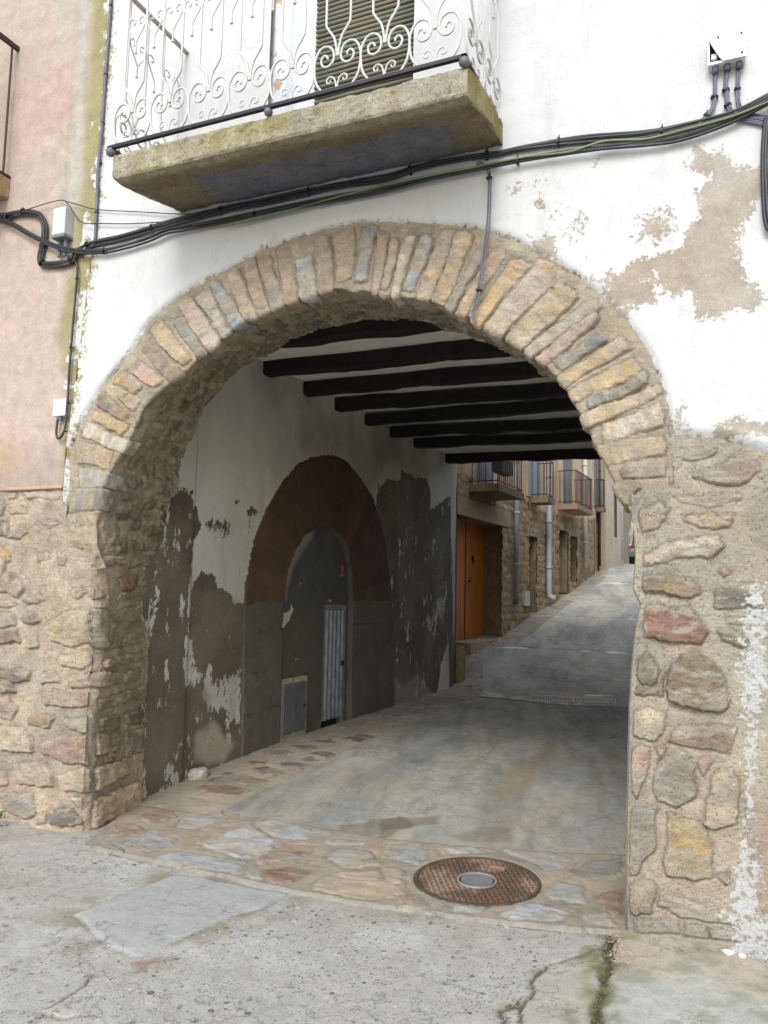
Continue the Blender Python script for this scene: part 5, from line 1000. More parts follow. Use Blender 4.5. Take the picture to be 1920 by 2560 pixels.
wb = MB(); wb.hexa([lerp(q0, q3_, .9), lerp(q1, q2, .9), q2, q3_]+[p+np.array([.001, 0, 0]) for p in (lerp(q0, q3_, .9), lerp(q1, q2, .9), q2, q3_)]); wb.build('notice_border', mat_plain('pale_edge', (.3, .27, .22), .7), so_)
# white stone left on the kerb by the wall
q = onG(487, 1945); b = MB(); rr5 = bmesh.ops.create_icosphere(b.bm, subdivisions=4, radius=.08)
for v in rr5['verts']:
    p_ = np.array(v.co)[None]; k_ = 1+.45*float(fbm(p_, 14, 5, 4)[0])+.25*float(np.abs(fbm(p_, 30, 6, 3))[0]); v.co = Vector((v.co.x*k_*.9+q[0]+.03, v.co.y*k_*1.1+q[1], max(v.co.z*k_*.75, -.03)+q[2]+.03))
o = b.build('white_rock', mat_plain('white_rock', (.40, .37, .31), .9, 0, .35, 20, .01), smooth=True); tag(o, 'whitish rock lying at the foot of the flaking tunnel wall', 'rock')
# weed at the foot of the rubble wall, far left
random.seed(9); q = onZ(14, 2058, 0); b = MB()
for k in range(90):
    a = random.uniform(0, 6.28); rr_ = random.uniform(0, .07); p = np.array([q[0]+rr_*c_(a)*1.2, q[1]-.05+rr_*s_(a)*.5, random.uniform(.0, .09)]); s = random.uniform(.008, .018); u = np.array([random.uniform(-1, 1), random.uniform(-1, 1), random.uniform(-.4, .6)]); u /= np.linalg.norm(u); v = np.cross(u, [0.3, .5, 1]); v /= np.linalg.norm(v)
    vs = [b.bm.verts.new(Vector(p+u*s)), b.bm.verts.new(Vector(p+v*s*.5)), b.bm.verts.new(Vector(p-u*s)), b.bm.verts.new(Vector(p-v*s*.5))]; b.bm.faces.new(vs)
o = b.build('weed', mat_plain('weed_leaf', (.07, .14, .03), .7, 0, .4, 40)); tag(o, 'small green weed growing at the foot of the rubble wall, far left', 'weed')
# moss in the ground cracks
random.seed(12); b = MB()
mpl = [[z8(p) for p in l] for l in ([(985,735),(962,790),(975,850),(948,920),(930,1000),(912,1106),(905,1160)], [(700,840),(655,885),(650,930),(610,990),(520,1040),(505,1110)])]
for l in mpl:
    for k in range(520 if l is mpl[0] else 160):
        i = random.randrange(len(l)-1); t = random.random(); p_ = (l[i][0]*(1-t)+l[i+1][0]*t, l[i][1]*(1-t)+l[i+1][1]*t); q = onZ(p_[0]+random.gauss(0, 6), p_[1]+random.gauss(0, 3), 0.)
        if float(vnoise(np.array([[q[0]*7, q[1]*7, 0.]]), 1, 9)[0]) < -.05: continue
        s_m = random.uniform(.003, .008); u = np.array([random.uniform(-1, 1), random.uniform(-1, 1), random.uniform(.0, 1)]); u /= np.linalg.norm(u); v = np.cross(u, [.3, .5, .2]); v /= np.linalg.norm(v); c = np.array([q[0], q[1], random.uniform(-.012, .006)])
        b.bm.faces.new([b.bm.verts.new(Vector(c+u*s_m*1.6)), b.bm.verts.new(Vector(c+v*s_m*.6)), b.bm.verts.new(Vector(c-u*s_m)), b.bm.verts.new(Vector(c-v*s_m*.6))])
o = b.build('moss', mat_plain('crack_moss', (.10, .105, .045), .8, 0, .5, 40)); tag(o, 'olive green moss growing in the cracks of the concrete ground', 'moss', kind='stuff')
b = MB()
for k in range(420):
    q = onZ(1560+random.gauss(0, 14)-(.06*(k % 200)), 2335+random.uniform(-6, 150)*(.4 if k % 2 else 1), 0.); r_ = random.uniform(.003, .008); rr4 = bmesh.ops.create_cube(b.bm, size=r_)
    M_ = Matrix.Translation(Vector((q[0], q[1], .001)))@Matrix.Rotation(random.random()*3, 4, 'X')@Matrix.Rotation(random.random()*3, 4, 'Z')@Matrix.Diagonal((1.4, 1, .6, 1))
    for v in rr4['verts']: v.co = M_@v.co
o = b.build('gravel', mat_plain('crack_gravel', (.30, .22, .17), .9, 0, .6, 60)); tag(o, 'loose brown grit lying in the crack at the foot of the right pier', 'gravel', kind='stuff')
# paint chips on the right slab
for k, (px_, lab) in enumerate([((1822, 2372), 'larger white paint flake on the ground below the right pier'), ((1856, 2382), 'small white paint flake nearer the pier foot at right')]):
    q = onZ(*px_, .02); b = MB(); pts = [(q[0]+.028*(1-k*.3)*c_(a)*random.uniform(.6, 1.1), q[1]+.035*(1-k*.3)*s_(a)*random.uniform(.6, 1.1), .006) for a in np.linspace(0, 6.28, 9)[:-1]]; b.prism(pts, (0, 0, .004)); o = b.build('paint_flake', M_BOXW); tag(o, lab, 'paint flake')
# ================================================================== street beyond
def courses(s0, s1, z0, z1, hh, ll, cols, seed):
    rnd = random.Random(seed); out = []; z = z0
    while z < z1:
        h = rnd.uniform(*hh); s = s0-rnd.uniform(0, .3)
        while s < s1:
            l = rnd.uniform(*ll); g = .014; jj = lambda: rnd.uniform(-.016, .016)
            if rnd.random() < .93: out.append(([(s+g+jj(), z+g+jj()), (s+l/2, z+g+jj()), (s+l-g+jj(), z+g+jj()), (s+l-g+jj(), z+h-g+jj()), (s+l/2, z+h-g+jj()), (s+g+jj(), z+h-g+jj())], A(*rnd.choice(cols), 1.1)*rnd.uniform(.75, 1.15), rnd.uniform(.6, 1.6)))
            s += l
        z += h
    return out
SC = [(176,158,122), (160,142,110), (190,168,125), (150,135,110), (200,176,120), (140,128,108), (168,150,128)]
def street_wall(nm, s0, s1, z0, z1, zst, plaster, parent, holes=(), seed=0, step=.035, p=0., stone=True, pin=(0, 0)):
    sv = np.arange(s0, s1+step*.5, step); sv[-1] = s1; zv = np.arange(z0, z1, step)
    for h in holes: sv = trim(sv, h[:2]); zv = trim(zv, h[2:4])
    SG, ZG = np.meshgrid(sv, zv, indexing='ij'); S = np.stack([SG, ZG], -1); S3 = np.stack([SG, SG*0+seed, ZG], -1)
    zt = (zst(SG) if callable(zst) else np.full(SG.shape, zst))
    st = courses(s0, s1, z0, float(zt.max())+.1, (.11, .20), (.14, .38), SC, seed) if stone else []
    H, C, Mk = stonefield(S, st, seed, .035, .014, .03, A(172, 154, 126, 1.15), .006); C = C*np.array([1.06, 1., .88])
    pm = sm(-.02, .02, SG*0+ZG-zt-.04*fbm(S3, 3, 5, 3)); pc = A(*plaster, 1.05)*np.ones(3)*(1+.14*fbm(S3, 1.5, 6, 4))[..., None]; pc = pc*(1-.3*sm(0, .45, fbm(S3*[1, 1, .3], 1.6, 7, 4)))[..., None]
    C = mix(C, pc, pm); H = H*(1-pm)+(.03+.005*fbm(S3, 3, 8, 3))*pm
    P = W0+WT*SG[..., None]+WO*(p+H)[..., None]+np.array([0, 0, 1.])*ZG[..., None]
    k = np.ones((len(sv)-1, len(zv)-1), bool); cs = (sv[:-1]+sv[1:])/2; cz = (zv[:-1]+zv[1:])/2
    for h in holes: k &= ~(((cs > h[0]) & (cs < h[1]))[:, None] & ((cz > h[2]) & (cz < h[3]))[None])
    return grid_mesh(nm, P, C, keep=k, mat=M_STONE2, parent=parent, flip=False)
M_STONE2 = mat_stone('street_stone', 40, .3, .006, pits=False)
def wbox(s0, s1, p0, p1, z0, z1): return [wpt(s0, p0, z0), wpt(s1, p0, z0), wpt(s1, p1, z0), wpt(s0, p1, z0), wpt(s0, p0, z1), wpt(s1, p0, z1), wpt(s1, p1, z1), wpt(s0, p1, z1)]
def Z1(p): return (1100+p[0]*.3134, 1120+p[1]*.3134)
sA = onWall(1253, 1400)[0]; s_h1 = onWall(1319, 1500)[0]; s_h2 = onWall(1393, 1400)[0]; s_h3 = onWall(1486, 1400)[0]; s_h4 = onWall(1512, 1400)[0]; s_h5 = onWall(1557, 1380)[0]
print('street s', sA, s_h1, s_h2, s_h3, s_h4, s_h5, 'W0', W0, 'x at 8', wx(8.))
sFront = (8.05-W0[1])/c_(WA)
def footz(s): return float(gz(W0[1]+s*c_(WA)))
def body(nm, s0, s1, ztop, parent, mat, p=-.03):
    b = MB(); b.hexa(wbox(s0, s1, -5, p-.62, -.2, ztop)); return b.build(nm, mat, parent)
M_DRAB = mat_plain('drab_render', A(185, 165, 138, 1.3), .9, 0, .2, 3, .006)
def opening(parent, s0, s1, z0, z1, depth, mat, nm='door', label=None, backcol=None):
    b = MB(); b.hexa(wbox(s0-.02, s1+.02, -depth-.05, -depth, z0-.1, z1+.02)); d = b.build(nm, mat, parent)
    if label: d['label'] = label
    r = MB(); r.hexa(wbox(s0-.3, s0, -depth-.04, -.012, z0-.3, z1+.05)); r.hexa(wbox(s1, s1+.3, -depth-.04, -.012, z0-.3, z1+.05)); r.hexa(wbox(s0, s1, -depth-.04, -.012, z1, z1+.3)); r.build('door_surround', M_REV, parent)
    return d
M_REV = mat_plain('grimy_reveal', A(140, 125, 100, 1.4), .95, 0, .3, 6, .01); M_DARKD = mat_plain('dark_old_door', (.03, .024, .02), .8, 0, .3, 12, .004)
# --- house 1, orange door
h1 = empty('stone_house', wpt(sA, 0, footz(sA)).tolist(), 'nearest rubble stone house beyond the passage with a bright orange wooden door', 'house')
dp1 = .45; dR = onWall(1214, 1592, -dp1); dL = onWall(1155, 1593, -dp1); dT = onWall(1214, 1306, -dp1); rv = onWall(1255, 1315)
doorS0, doorS1 = onWall(1141, 1400)[0]-.1, rv[0]; zdb = dR[1]; zdt = rv[1]; zdi = dT[1]
print('door', dL, dR, dT, rv)
zsl = lambda s: np.interp(s, [onWall(1157, 1190)[0], onWall(1300, 1245)[0]], [onWall(1157, 1190)[1], onWall(1300, 1245)[1]])
zs_line = np.array([onWall(1157, 1190), onWall(1300, 1245)])
street_wall('wall', sFront, s_h1, 0.0, 7.6, zsl, (214, 184, 152), h1, holes=[(doorS0, doorS1, zdb-.8, zdt)], seed=3)
b = MB(); b.hexa(wbox(dL[0]-1.2, dR[0]+.25, -dp1-.06, -dp1, zdb-.3, zdt+.1))
m, nt, bs = newmat('orange_varnished_wood'); co = obco(nt); mp = N(nt, 'ShaderNodeMapping'); mp.inputs['Scale'].default_value = (9, 9, .7); nt.links.new(co, mp.inputs['Vector']); c = ramp(nt, noise(nt, mp.outputs[0], 2.4, 5, .6), [(.3, (.28, .08, .014)), (.5, (.46, .14, .02)), (.7, (.58, .21, .04))]); nt.links.new(c, bs.inputs['Base Color']); bs.inputs['Roughness'].default_value = .35; bump(nt, bs, noise(nt, mp.outputs[0], 6, 3), .3, .004)
d1 = MB()
s = dR[0]
edges = np.linspace(dR[0], dR[0]-1.9, 20)
for a_, b2_ in zip(edges[:-1], edges[1:]): d1.hexa(wbox(b2_+.003, a_-.003, -dp1, -dp1+.02, zdb, zdi))
d1.hexa(wbox(dR[0]-1.9, dR[0], -dp1-.02, -dp1-.001, zdb, zdi))
d1o = d1.build('door', m, h1); d1o['label'] = 'bright orange varnished plank door'
kn = onWall(*Z1((248, 878)), -dp1); hd = onWall(*Z1((218, 1063)), -dp1); seam = onWall(*Z1((193, 1000)), -dp1)
MB().hexa(wbox(seam[0]-.012, seam[0]+.012, -dp1+.0201, -dp1+.032, zdb, zdi)).build('door_seam', mat_plain('dark_orange_wood', (.12, .03, .006), .5), d1o)
b = MB(); q = wpt(kn[0], -dp1+.03, kn[1]); b.ball(q, .035, (1, 1, 1.4)); b.tube([wpt(kn[0]-.03, -dp1+.04, kn[1]), wpt(kn[0]-.02, -dp1+.05, kn[1]-.1), wpt(kn[0]+.02, -dp1+.05, kn[1]-.1), wpt(kn[0]+.03, -dp1+.04, kn[1])], .01); b.build('knocker', M_BLACK, d1o, smooth=True)
b = MB(); b.tube([wpt(hd[0]-.06, -dp1+.05, hd[1]), wpt(hd[0]+.05, -dp1+.05, hd[1])], .014); b.tube([wpt(hd[0], -dp1+.01, hd[1]), wpt(hd[0], -dp1+.05, hd[1])], .02); b.build('handle', M_BLACK, d1o, smooth=True)
r = MB(); r.hexa(wbox(dR[0]+.001, doorS1+.12, -dp1-.05, -.012, zdb-.5, zdt+.0)); r.build('door_jamb', M_REV, h1)
r = MB(); r.hexa(wbox(dR[0]-2., doorS1+.12, -dp1-.05, -.012, zdt+.001, zdt+.3)); r.build('soffit', M_REV, h1)
npx = onEnd(1233, 1390, dR[0]+.0)
b = MB(); b.hexa([wpt(dR[0]-.02, npx[0]-.045, npx[1]-.05), wpt(dR[0]-.02, npx[0]+.045, npx[1]-.05), wpt(dR[0]+.0, npx[0]+.045, npx[1]-.05), wpt(dR[0]+.0, npx[0]-.045, npx[1]-.05), wpt(dR[0]-.02, npx[0]-.045, npx[1]+.05), wpt(dR[0]-.02, npx[0]+.045, npx[1]+.05), wpt(dR[0]+.0, npx[0]+.045, npx[1]+.05), wpt(dR[0]+.0, npx[0]-.045, npx[1]+.05)]); b.build('number_plate', M_BOXW, h1)
lt = onWall(1285, 1295)[1]; r = MB(); r.hexa(wbox(doorS0-.3, doorS1+.42, -.01, .045, zdt, zdt+.33)); r.build('lintel', mat_plain('stone_lintel', A(170, 152, 122, 1.3), .9, 0, .2, 7, .008), h1)
q = onWall(*Z1((426, 861)), -.2); pq = onPl(*Z1((426, 861)), W0+WT*(dR[0]+.0), WT); MB().hexa([wpt(doorS1-.0-.0, 0, 0)]*8) if False else None
body('house_body', sFront, s_h1, 7.6, h1, M_DRAB)
b = MB(); b.hexa(wbox(sFront-.02, sFront+.02, -5, -.0, 0, 7.6)); b.build('side_wall', M_DRAB, h1)
# threshold
b = MB(); b.hexa(wbox(dR[0]-2.2, doorS1+.0, -dp1, .05, zdb-.5, zdb-.006)); b.build('doorstep', mat_plain('stone_step', A(185, 168, 140, 1.3), .9, 0, .2, 10, .006), h1)
# --- pipes
def pipe(parent, px_, y0, y1, r_, mat, p=.09, elbow=False, green=False):
    s0, zb_ = onWall(px_, y1, p); _, zt_ = onWall(px_, y0, p); b = MB(); pts = [wpt(s0, p, 7.4), wpt(s0, p, zb_)]
    if elbow: pts = [wpt(s0, p, 7.4), wpt(s0, p, zb_+.12), wpt(s0, p+.02, zb_+.05), wpt(s0, p+.10, zb_), wpt(s0, p+.16, zb_)]
    b.tube(pts, r_, 10)
    for z in np.arange(zb_+.7, 7.3, 1.1): b.tube([wpt(s0, p, z), wpt(s0, p, z+.05)], r_*1.25, 10)
    o = b.build('downpipe', mat, parent, smooth=True)
    if green: MB().tube([wpt(s0, p, zb_-.12), wpt(s0, p, zb_)], r_*1.04, 10).build('pipe_foot', mat_plain('green_plastic', (.03, .16, .10), .5), o)
    return o
pipe(h1, 1291, 1150, 1497, .055, M_ZINC, green=True)
mbx = [onWall(*Z1((655, 1140)), .0), onWall(*Z1((693, 1258)), .0)]; b = MB(); b.hexa(wbox(mbx[0][0], mbx[1][0], .0, .07, mbx[1][1], mbx[0][1])); o = b.build('meter_box', M_BOXG, h1)
# --- house 2
h2 = empty('stone_house', wpt(s_h1+.5, 0, footz(s_h1)).tolist(), 'stone house with a narrow dark doorway between two grey downpipes', 'house')
a0, a1 = onWall(1322, 1400)[0], onWall(1341, 1400)[0]; zt_ = onWall(1322, 1338)[1]
street_wall('wall', s_h1, s_h2, 0.0, 7.2, lambda s: np.interp(s, [s_h1, s_h2], [zsl(s_h1)-.15, onWall(1393, 1290)[1]]), (210, 184, 156), h2, holes=[(a0, a1, -.2, zt_)], seed=8)
opening(h2, a0, a1, footz(a0), zt_, .35, M_DARKD); body('house_body', s_h1, s_h2, 7.2, h2, M_DRAB); pipe(h2, 1372, 1270, 1495, .065, M_ZINC, elbow=True)
# --- house 3
h3 = empty('stone_house', wpt(s_h2+.5, 0, footz(s_h2)).tolist(), 'stone house with two dark openings under the brown railed balcony', 'house')
a0, a1 = onWall(1397, 1400)[0], onWall(1420, 1400)[0]; zt_ = onWall(1397, 1322)[1]; c0, c1 = onWall(1425, 1400)[0], onWall(1441, 1400)[0]; zt2 = onWall(1425, 1338)[1]
street_wall('wall', s_h2, s_h3, 0.5, 7.6, lambda s: np.interp(s, [s_h2, s_h3], [onWall(1393, 1290)[1], onWall(1486, 1300)[1]]), (216, 192, 166), h3, holes=[(a0, a1, -.2, zt_), (c0, c1, onWall(1430, 1455)[1], zt2)], seed=13, step=.05)
opening(h3, a0, a1, footz(a0), zt_, .35, M_DARKD); opening(h3, c0, c1, onWall(1430, 1455)[1], zt2, .3, M_DARKD, 'window'); body('house_body', s_h2, s_h3, 7.6, h3, M_DRAB); pipe(h3, 1464, 1150, 1420, .07, mat_plain('cream_pipe', (.45, .45, .43), .5), p=.12)
# --- house 4, 5
h4 = empty('street_house', wpt(s_h3+.5, 0, footz(s_h3)).tolist(), 'narrow rendered house with a dark doorway far up the street', 'house')
a0, a1 = onWall(1488, 1400)[0], onWall(1496, 1400)[0]
street_wall('wall', s_h3, s_h4, 1., 7.9, 2.2, (196, 176, 150), h4, holes=[(a0, a1, .5, footz(a0)+2.4)], seed=15, step=.06); opening(h4, a0, a1, footz(a0), footz(a0)+2.4, .4, M_DARKD); body('house_body', s_h3, s_h4, 7.9, h4, M_DRAB); pipe(h4, 1499, 1150, 1415, .045, M_RAILB, p=.06)
h5 = empty('street_house', wpt(s_h4+.5, 0, footz(s_h4)).tolist(), 'pale beige house at the top of the street before the bend', 'house')
s_h5 = min(s_h5, 24.)
a0, a1 = onWall(1533, 1350)[0], onWall(1540, 1350)[0]
street_wall('wall', s_h4, s_h5, 1.6, 8.2, 2.3, (214, 200, 178), h5, holes=[(a0, a1, footz(a0)+1., footz(a0)+2.6)], seed=19, step=.08, stone=False); opening(h5, a0, a1, footz(a0)+1., footz(a0)+2.6, .15, M_DARKD, 'window'); body('house_body', s_h4, s_h5, 8.2, h5, M_DRAB); pipe(h5, 1556, 1200, 1400, .04, M_ZINC, p=.06)
MB().hexa(wbox(s_h5-.02, s_h5+.02, -5, .03, 1, 8.2)).build('gable', M_DRAB, h5)
# closing house at the bend; unseen right-hand row added to shade the street
h6 = empty('street_house', wpt(s_h5+6, -1, 3.1).tolist(), 'pale rendered house closing the view beyond the parked van', 'house')
bnd = W0+WT*(s_h5+.0); e = np.array([bnd[0]-.05, bnd[1], 0])
b = MB(); b.box((-14, 43, 2.5), (6, 49, 10.5)); b.build('wall', mat_plain('pale_render', A(185, 172, 150, 4.), .9, 0, .15, 1.5, .006), h6)
for x in (-10, -7.2, -4.5, -1.8, 1.0):
    b = MB(); b.box((x-.5, 42.93, 6.6), (x+.5, 42.99, 8.2)); w_ = b.build('window', M_DARKD, h6); b = MB(); b.box((x-.58, 42.9, 6.5), (x+.58, 43.01, 6.599)); b.build('sill', M_DRAB, w_)
h7 = empty('street_house', (1.6, 20, 1.8), 'plain rendered house row, unseen, added on the right to shade the climbing street', 'house')
def rx(y): return -.1 if y < 8 else min(le(y)+4.9, 1.7)
yr = [8.03, 12, 16, 20, 24, 28, 34, 42]; b = MB()
for a_, c_2 in zip(yr[:-1], yr[1:]):
    xa, xb = rx(a_+.01)-.03, rx(c_2)-.03; xa = max(xa, -.3) if a_ < 9 else xa
    b.hexa([(xa, a_, -.2), (xb, c_2, -.2), (xb+5, c_2, -.2), (xa+5, a_, -.2), (xa, a_, 5.2), (xb, c_2, 5.4), (xb+5, c_2, 5.4), (xa+5, a_, 5.2)])
b.build('wall', M_DRAB, h7)
for y_ in (11, 15, 19, 24, 29):
    b = MB(); x_ = np.interp(y_, yr, [rx(v+.01)-.03 for v in yr]); b.box((x_-.03, y_-.5, gz(y_)), (x_+.4, y_+.5, gz(y_)+2.1)); b.build('door', M_DARKD, h7); b = MB(); b.box((x_-.04, y_-.5, gz(y_)+3.3), (x_+.4, y_+.5, gz(y_)+4.7)); b.build('window', M_DARKD, h7)
# --- balconies of the street houses
def sbalcony(parent, nw, nf, ff, ztop_px, seed, railtop_px=None, th=.13, mat=None, label=None, railmat=None, gap=.11):
    s0, zw = onWall(*nw); p_, zn = onEnd(*nf, s0); p_ = min(p_, .95); q = onPl(*ff, W0+WO*p_, WO); s1 = (q-W0)@WT; s1 = min(s1, s0+3.4)
    zr = onEnd(*railtop_px, s0)[1] if railtop_px else zn+1.05
    zb_ = zn
    b = MB(); b.hexa(wbox(s0, s1, -.0, p_, zb_, zb_+th)); b.bm.normal_update()
    sl = b.build('balcony', mat or M_SLAB, parent)
    if label: sl['label'] = label
    r = MB(); zt2_ = min(max(zr, zb_+th+.85), zb_+th+1.15)
    def bar_(a_, b2_, w=.012): r.tube([a_, b2_], w, 5)
    for z in (zb_+th+.06, zt2_): bar_(wpt(s0+.02, .03, z), wpt(s0+.02, p_-.03, z)); bar_(wpt(s0+.02, p_-.03, z), wpt(s1-.02, p_-.03, z)); bar_(wpt(s1-.02, .03, z), wpt(s1-.02, p_-.03, z))
    for s in np.arange(s0+.02, s1, gap): bar_(wpt(s, p_-.03, zb_+th), wpt(s, p_-.03, zt2_), .009)
    for pp in np.arange(.08, p_-.05, .13): bar_(wpt(s0+.02, pp, zb_+th), wpt(s0+.02, pp, zt2_), .009); bar_(wpt(s1-.02, pp, zb_+th), wpt(s1-.02, pp, zt2_), .009)
    r.build('railing', railmat or M_RAILB, sl); print('balc', s0, s1, p_, zb_, zt2_)
    # french window behind it
    w = MB(); c = (s0+s1)/2; w.hexa(wbox(c-.5, c+.5, .02, .055, zb_+th, zb_+th+2.1)); dd_ = w.build('balcony_door', mat_plain('faded_blue_door', (.13, .14, .15) if seed != 2 else (.24, .28, .33), .6), parent)
    w = MB(); w.hexa(wbox(c-.56, c-.501, .02, .07, zb_+th, zb_+th+2.15)); w.hexa(wbox(c+.501, c+.56, .02, .07, zb_+th, zb_+th+2.15)); w.build('door_frame', M_DRAB, dd_)
    return s0, s1, p_, zb_+th, zt2_, sl
M_SLAB = mat_plain('mossy_slab', A(140, 124, 90, 1.8), .9, 0, .3, 9, .01)
B1 = sbalcony(h1, Z1((222, 215)), Z1((470, 338)), Z1((672, 318)), None, 1)
B2 = sbalcony(h2, Z1((705, 440)), Z1((860, 432)), Z1((915, 500)), None, 2, Z1((850, 150)))
B3 = sbalcony(h3, Z1((930, 490)), Z1((1097, 485)), Z1((1222, 588)), None, 3, Z1((1095, 175)), mat=mat_plain('tiled_slab', A(160, 130, 105, 1.3), .9))
B4 = sbalcony(h4, Z1((1232, 500)), Z1((1308, 505)), Z1((1325, 512)), None, 4, Z1((1305, 262)))
# planter with flowers on the first balcony, reed screen
s0, s1, p_, zf, zt_, _ = B1
pl_ = empty('planter', wpt((s0+s1)/2, p_-.15, zf).tolist(), 'long black planter with orange and yellow flowers on the first street balcony', 'planter')
b = MB(); b.hexa(wbox(s0+.35, s1-.5, p_-.27, p_-.07, zf+.28, zf+.5)); b.build('trough', M_BLACK, pl_)
fb = MB(); gb = MB(); yb = MB(); random.seed(3)
for k in range(140):
    q = wpt(random.uniform(s0+.4, s1-.55), p_-.17+random.uniform(-.12, .12), zf+.5+random.uniform(0, .2)); t = random.random(); tgt = fb if t < .3 else (yb if t < .5 else gb); tgt.ball(q, random.uniform(.018, .035))
fb.build('flowers', mat_plain('orange_flower', (.6, .12, .02), .6), pl_); yb.build('flowers', mat_plain('yellow_flower', (.6, .38, .03), .6), pl_); gb.build('leaves', mat_plain('planter_leaf', (.05, .10, .03), .7), pl_)
# brown rounded timber at the passage corner
tp = onPl(1146, 1205, np.array([-4.05, 8.05, 0]), np.array([0, 1., 0])); 
b = MB(); b.box((-4.10, 8.03, .1), (-4.02, 8.10, tp[2]-.04), .02); b.ball((-4.06, 8.065, tp[2]-.06), .042, (1, .9, 1.4)); o = b.build('corner_post', mat_plain('brown_post', (.14, .075, .035), .8, 0, .3, 14, .004), smooth=False); tag(o, 'upright brown round-topped post at the far corner of the passage beside the orange door', 'post')
tq = onPl(1147, 1640, np.array([-4.0, 8.05, 0]), np.array([0, 1., 0])); b = MB(); b.box((-4.16, 8.13, 0), (-3.93, 8.33, .75), .02); o = b.build('kerb_stone', mat_plain('mossy_block', A(150, 140, 105, 1.3), .9, 0, .3, 9, .01)); tag(o, 'low mossy stone block standing at the far corner of the passage', 'stone block')
# --- van
vp = onG(1569, 1411); print('van', vp)
vw, vl, vh = 1.75, 4.1, 1.85; vx0 = vp[0]; vy0 = vp[1]; vz = float(gz(vy0))
van = empty('parked_van', (vx0+vw/2, vy0+2, vz), 'pale silver blue van parked at the top of the street seen from behind', 'van')
tilt = (gz(vy0+4)-gz(vy0))/4
prof = [(0, .35), (0, .62), (.03, .95), (.10, 1.25), (.30, 1.72), (.55, 1.83), (2.3, 1.85), (2.9, 1.72), (3.35, 1.25), (3.95, 1.02), (4.1, .8), (4.1, .35)]
b = MB(); secs = []
for u in (0, .05, .14, .5, .86, .95, 1):
    ins = {0: .16, .05: .05, .14: .0, .5: 0, .86: 0, .95: .05, 1: .16}[u]
    secs.append([b.bm.verts.new((vx0+vw*u+(.09*(1 if u < .5 else -1)*max(0, z-1)/.8 if u != .5 else 0), vy0+min(max(y, ins), vl-ins), vz+tilt*y+min(z, 1.85-ins*.5))) for y, z in prof])
for A_, B_ in zip(secs[:-1], secs[1:]):
    for k in range(len(prof)): b.bm.faces.new((A_[k], A_[(k+1) % len(prof)], B_[(k+1) % len(prof)], B_[k]))
b.bm.faces.new(secs[0]); b.bm.faces.new(secs[-1][::-1]); b.build('body', mat_plain('silver_blue_paint', (.11, .16, .18), .4, .1, .04, 3), van, smooth=False)
M_GLS = mat_plain('dark_glass', (.02, .025, .03), .1, 0); b = MB(); b.hexa([(vx0+.22, vy0+.03, vz+1.12), (vx0+vw-.22, vy0+.03, vz+1.12), (vx0+vw-.3, vy0+.20, vz+1.62), (vx0+.3, vy0+.20, vz+1.62), (vx0+.22, vy0+.2, vz+1.12), (vx0+vw-.22, vy0+.2, vz+1.12), (vx0+vw-.3, vy0+.36, vz+1.62), (vx0+.3, vy0+.36, vz+1.62)]); b.build('rear_window', M_GLS, van)
for sd in (0, 1):
    x = vx0+.03 if sd == 0 else vx0+vw-.17; MB().box((x, vy0+.02, vz+.72), (x+.14, vy0+.14, vz+1.12), .02).build('taillight', mat_plain('red_lens', (.35, .02, .02), .3), van)
    for y in (.75, 3.2):
        w = MB(); x = vx0+.02 if sd == 0 else vx0+vw-.22; w.tube([(x, vy0+y, vz+.31+tilt*y), (x+.2, vy0+y, vz+.31+tilt*y)], .31, 20); wo = w.build('wheel', M_BLACK, van, smooth=False); w = MB(); xx_ = x-.005 if sd == 0 else x+.165; w.tube([(xx_, vy0+y, vz+.31+tilt*y), (xx_+.04, vy0+y, vz+.31+tilt*y)], .17, 16); w.build('rim', M_GALV, wo)
MB().box((vx0+.03, vy0-.09, vz+.36), (vx0+vw-.03, vy0+.05, vz+.62), .04).build('bumper', mat_plain('dark_bumper', (.06, .065, .07), .6), van)
MB().box((vx0+vw/2-.25, vy0-.0, vz+.78), (vx0+vw/2+.25, vy0+.02, vz+.9)).build('number_plate', M_BOXW, van)
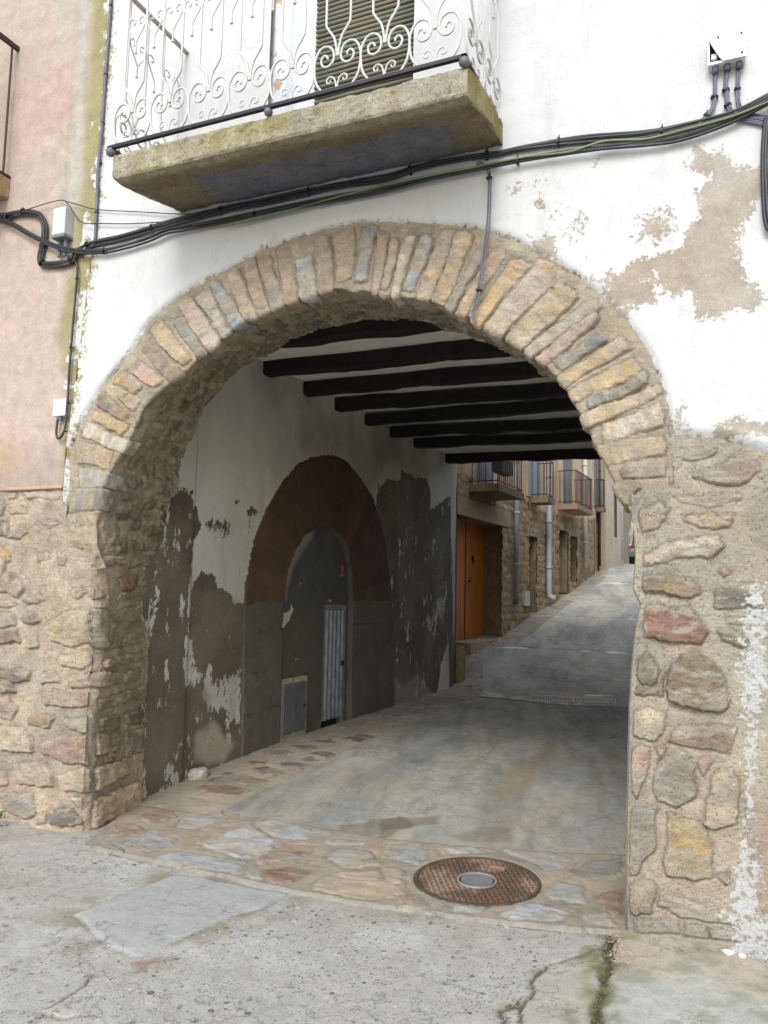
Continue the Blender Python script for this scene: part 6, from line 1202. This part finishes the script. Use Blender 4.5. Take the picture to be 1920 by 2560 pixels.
for sd in (0, 1): x = vx0-.16 if sd == 0 else vx0+vw; MB().box((x, vy0+2.9, vz+1.2), (x+.16, vy0+3., vz+1.42), .02).build('mirror', M_BLACK, van)
# ================================================================== light, sky, camera
w = bpy.data.worlds.new('World'); bpy.context.scene.world = w; w.use_nodes = True; nt = w.node_tree; bg = nt.nodes['Background']
sky = nt.nodes.new('ShaderNodeTexSky'); sky.sky_type = 'NISHITA'; sky.sun_disc = False; sky.sun_elevation = math.radians(38); sky.sun_rotation = math.radians(175); sky.air_density = 1.6; sky.dust_density = 1.0; sky.ozone_density = .6
hsv = nt.nodes.new('ShaderNodeHueSaturation'); hsv.inputs['Saturation'].default_value = .55; nt.links.new(sky.outputs[0], hsv.inputs['Color']); nt.links.new(hsv.outputs[0], bg.inputs['Color']); bg.inputs['Strength'].default_value = .15
L = bpy.data.lights.new('Sun', 'SUN'); L.energy = 1.35; L.angle = math.radians(24); L.color = (1, 1, 1); lo = bpy.data.objects.new('sun', L); COL.objects.link(lo)
az = math.radians(175); el = math.radians(38); dirv = Vector((math.sin(az)*math.cos(el), math.cos(az)*math.cos(el), math.sin(el))); lo.rotation_euler = dirv.to_track_quat('Z', 'Y').to_euler(); lo.location = dirv*20
cam = bpy.data.cameras.new('Camera'); co_ = bpy.data.objects.new('Camera', cam); COL.objects.link(co_); bpy.context.scene.camera = co_
cam.sensor_fit = 'VERTICAL'; cam.sensor_height = 36; cam.sensor_width = 27; cam.lens = 36*F_PX/2560; cam.clip_end = 500
M4 = Matrix(((CR[0], CU[0], -CF[0], CAM[0]), (CR[1], CU[1], -CF[1], CAM[1]), (CR[2], CU[2], -CF[2], CAM[2]), (0, 0, 0, 1))); co_.matrix_world = M4
sc = bpy.context.scene; sc.view_settings.view_transform = 'Standard'; sc.view_settings.look = 'None'; sc.view_settings.exposure = .9; sc.view_settings.gamma = 1
sc.render.resolution_x = 768; sc.render.resolution_y = 1024
sc.cycles.max_bounces = 8; sc.cycles.diffuse_bounces = 5
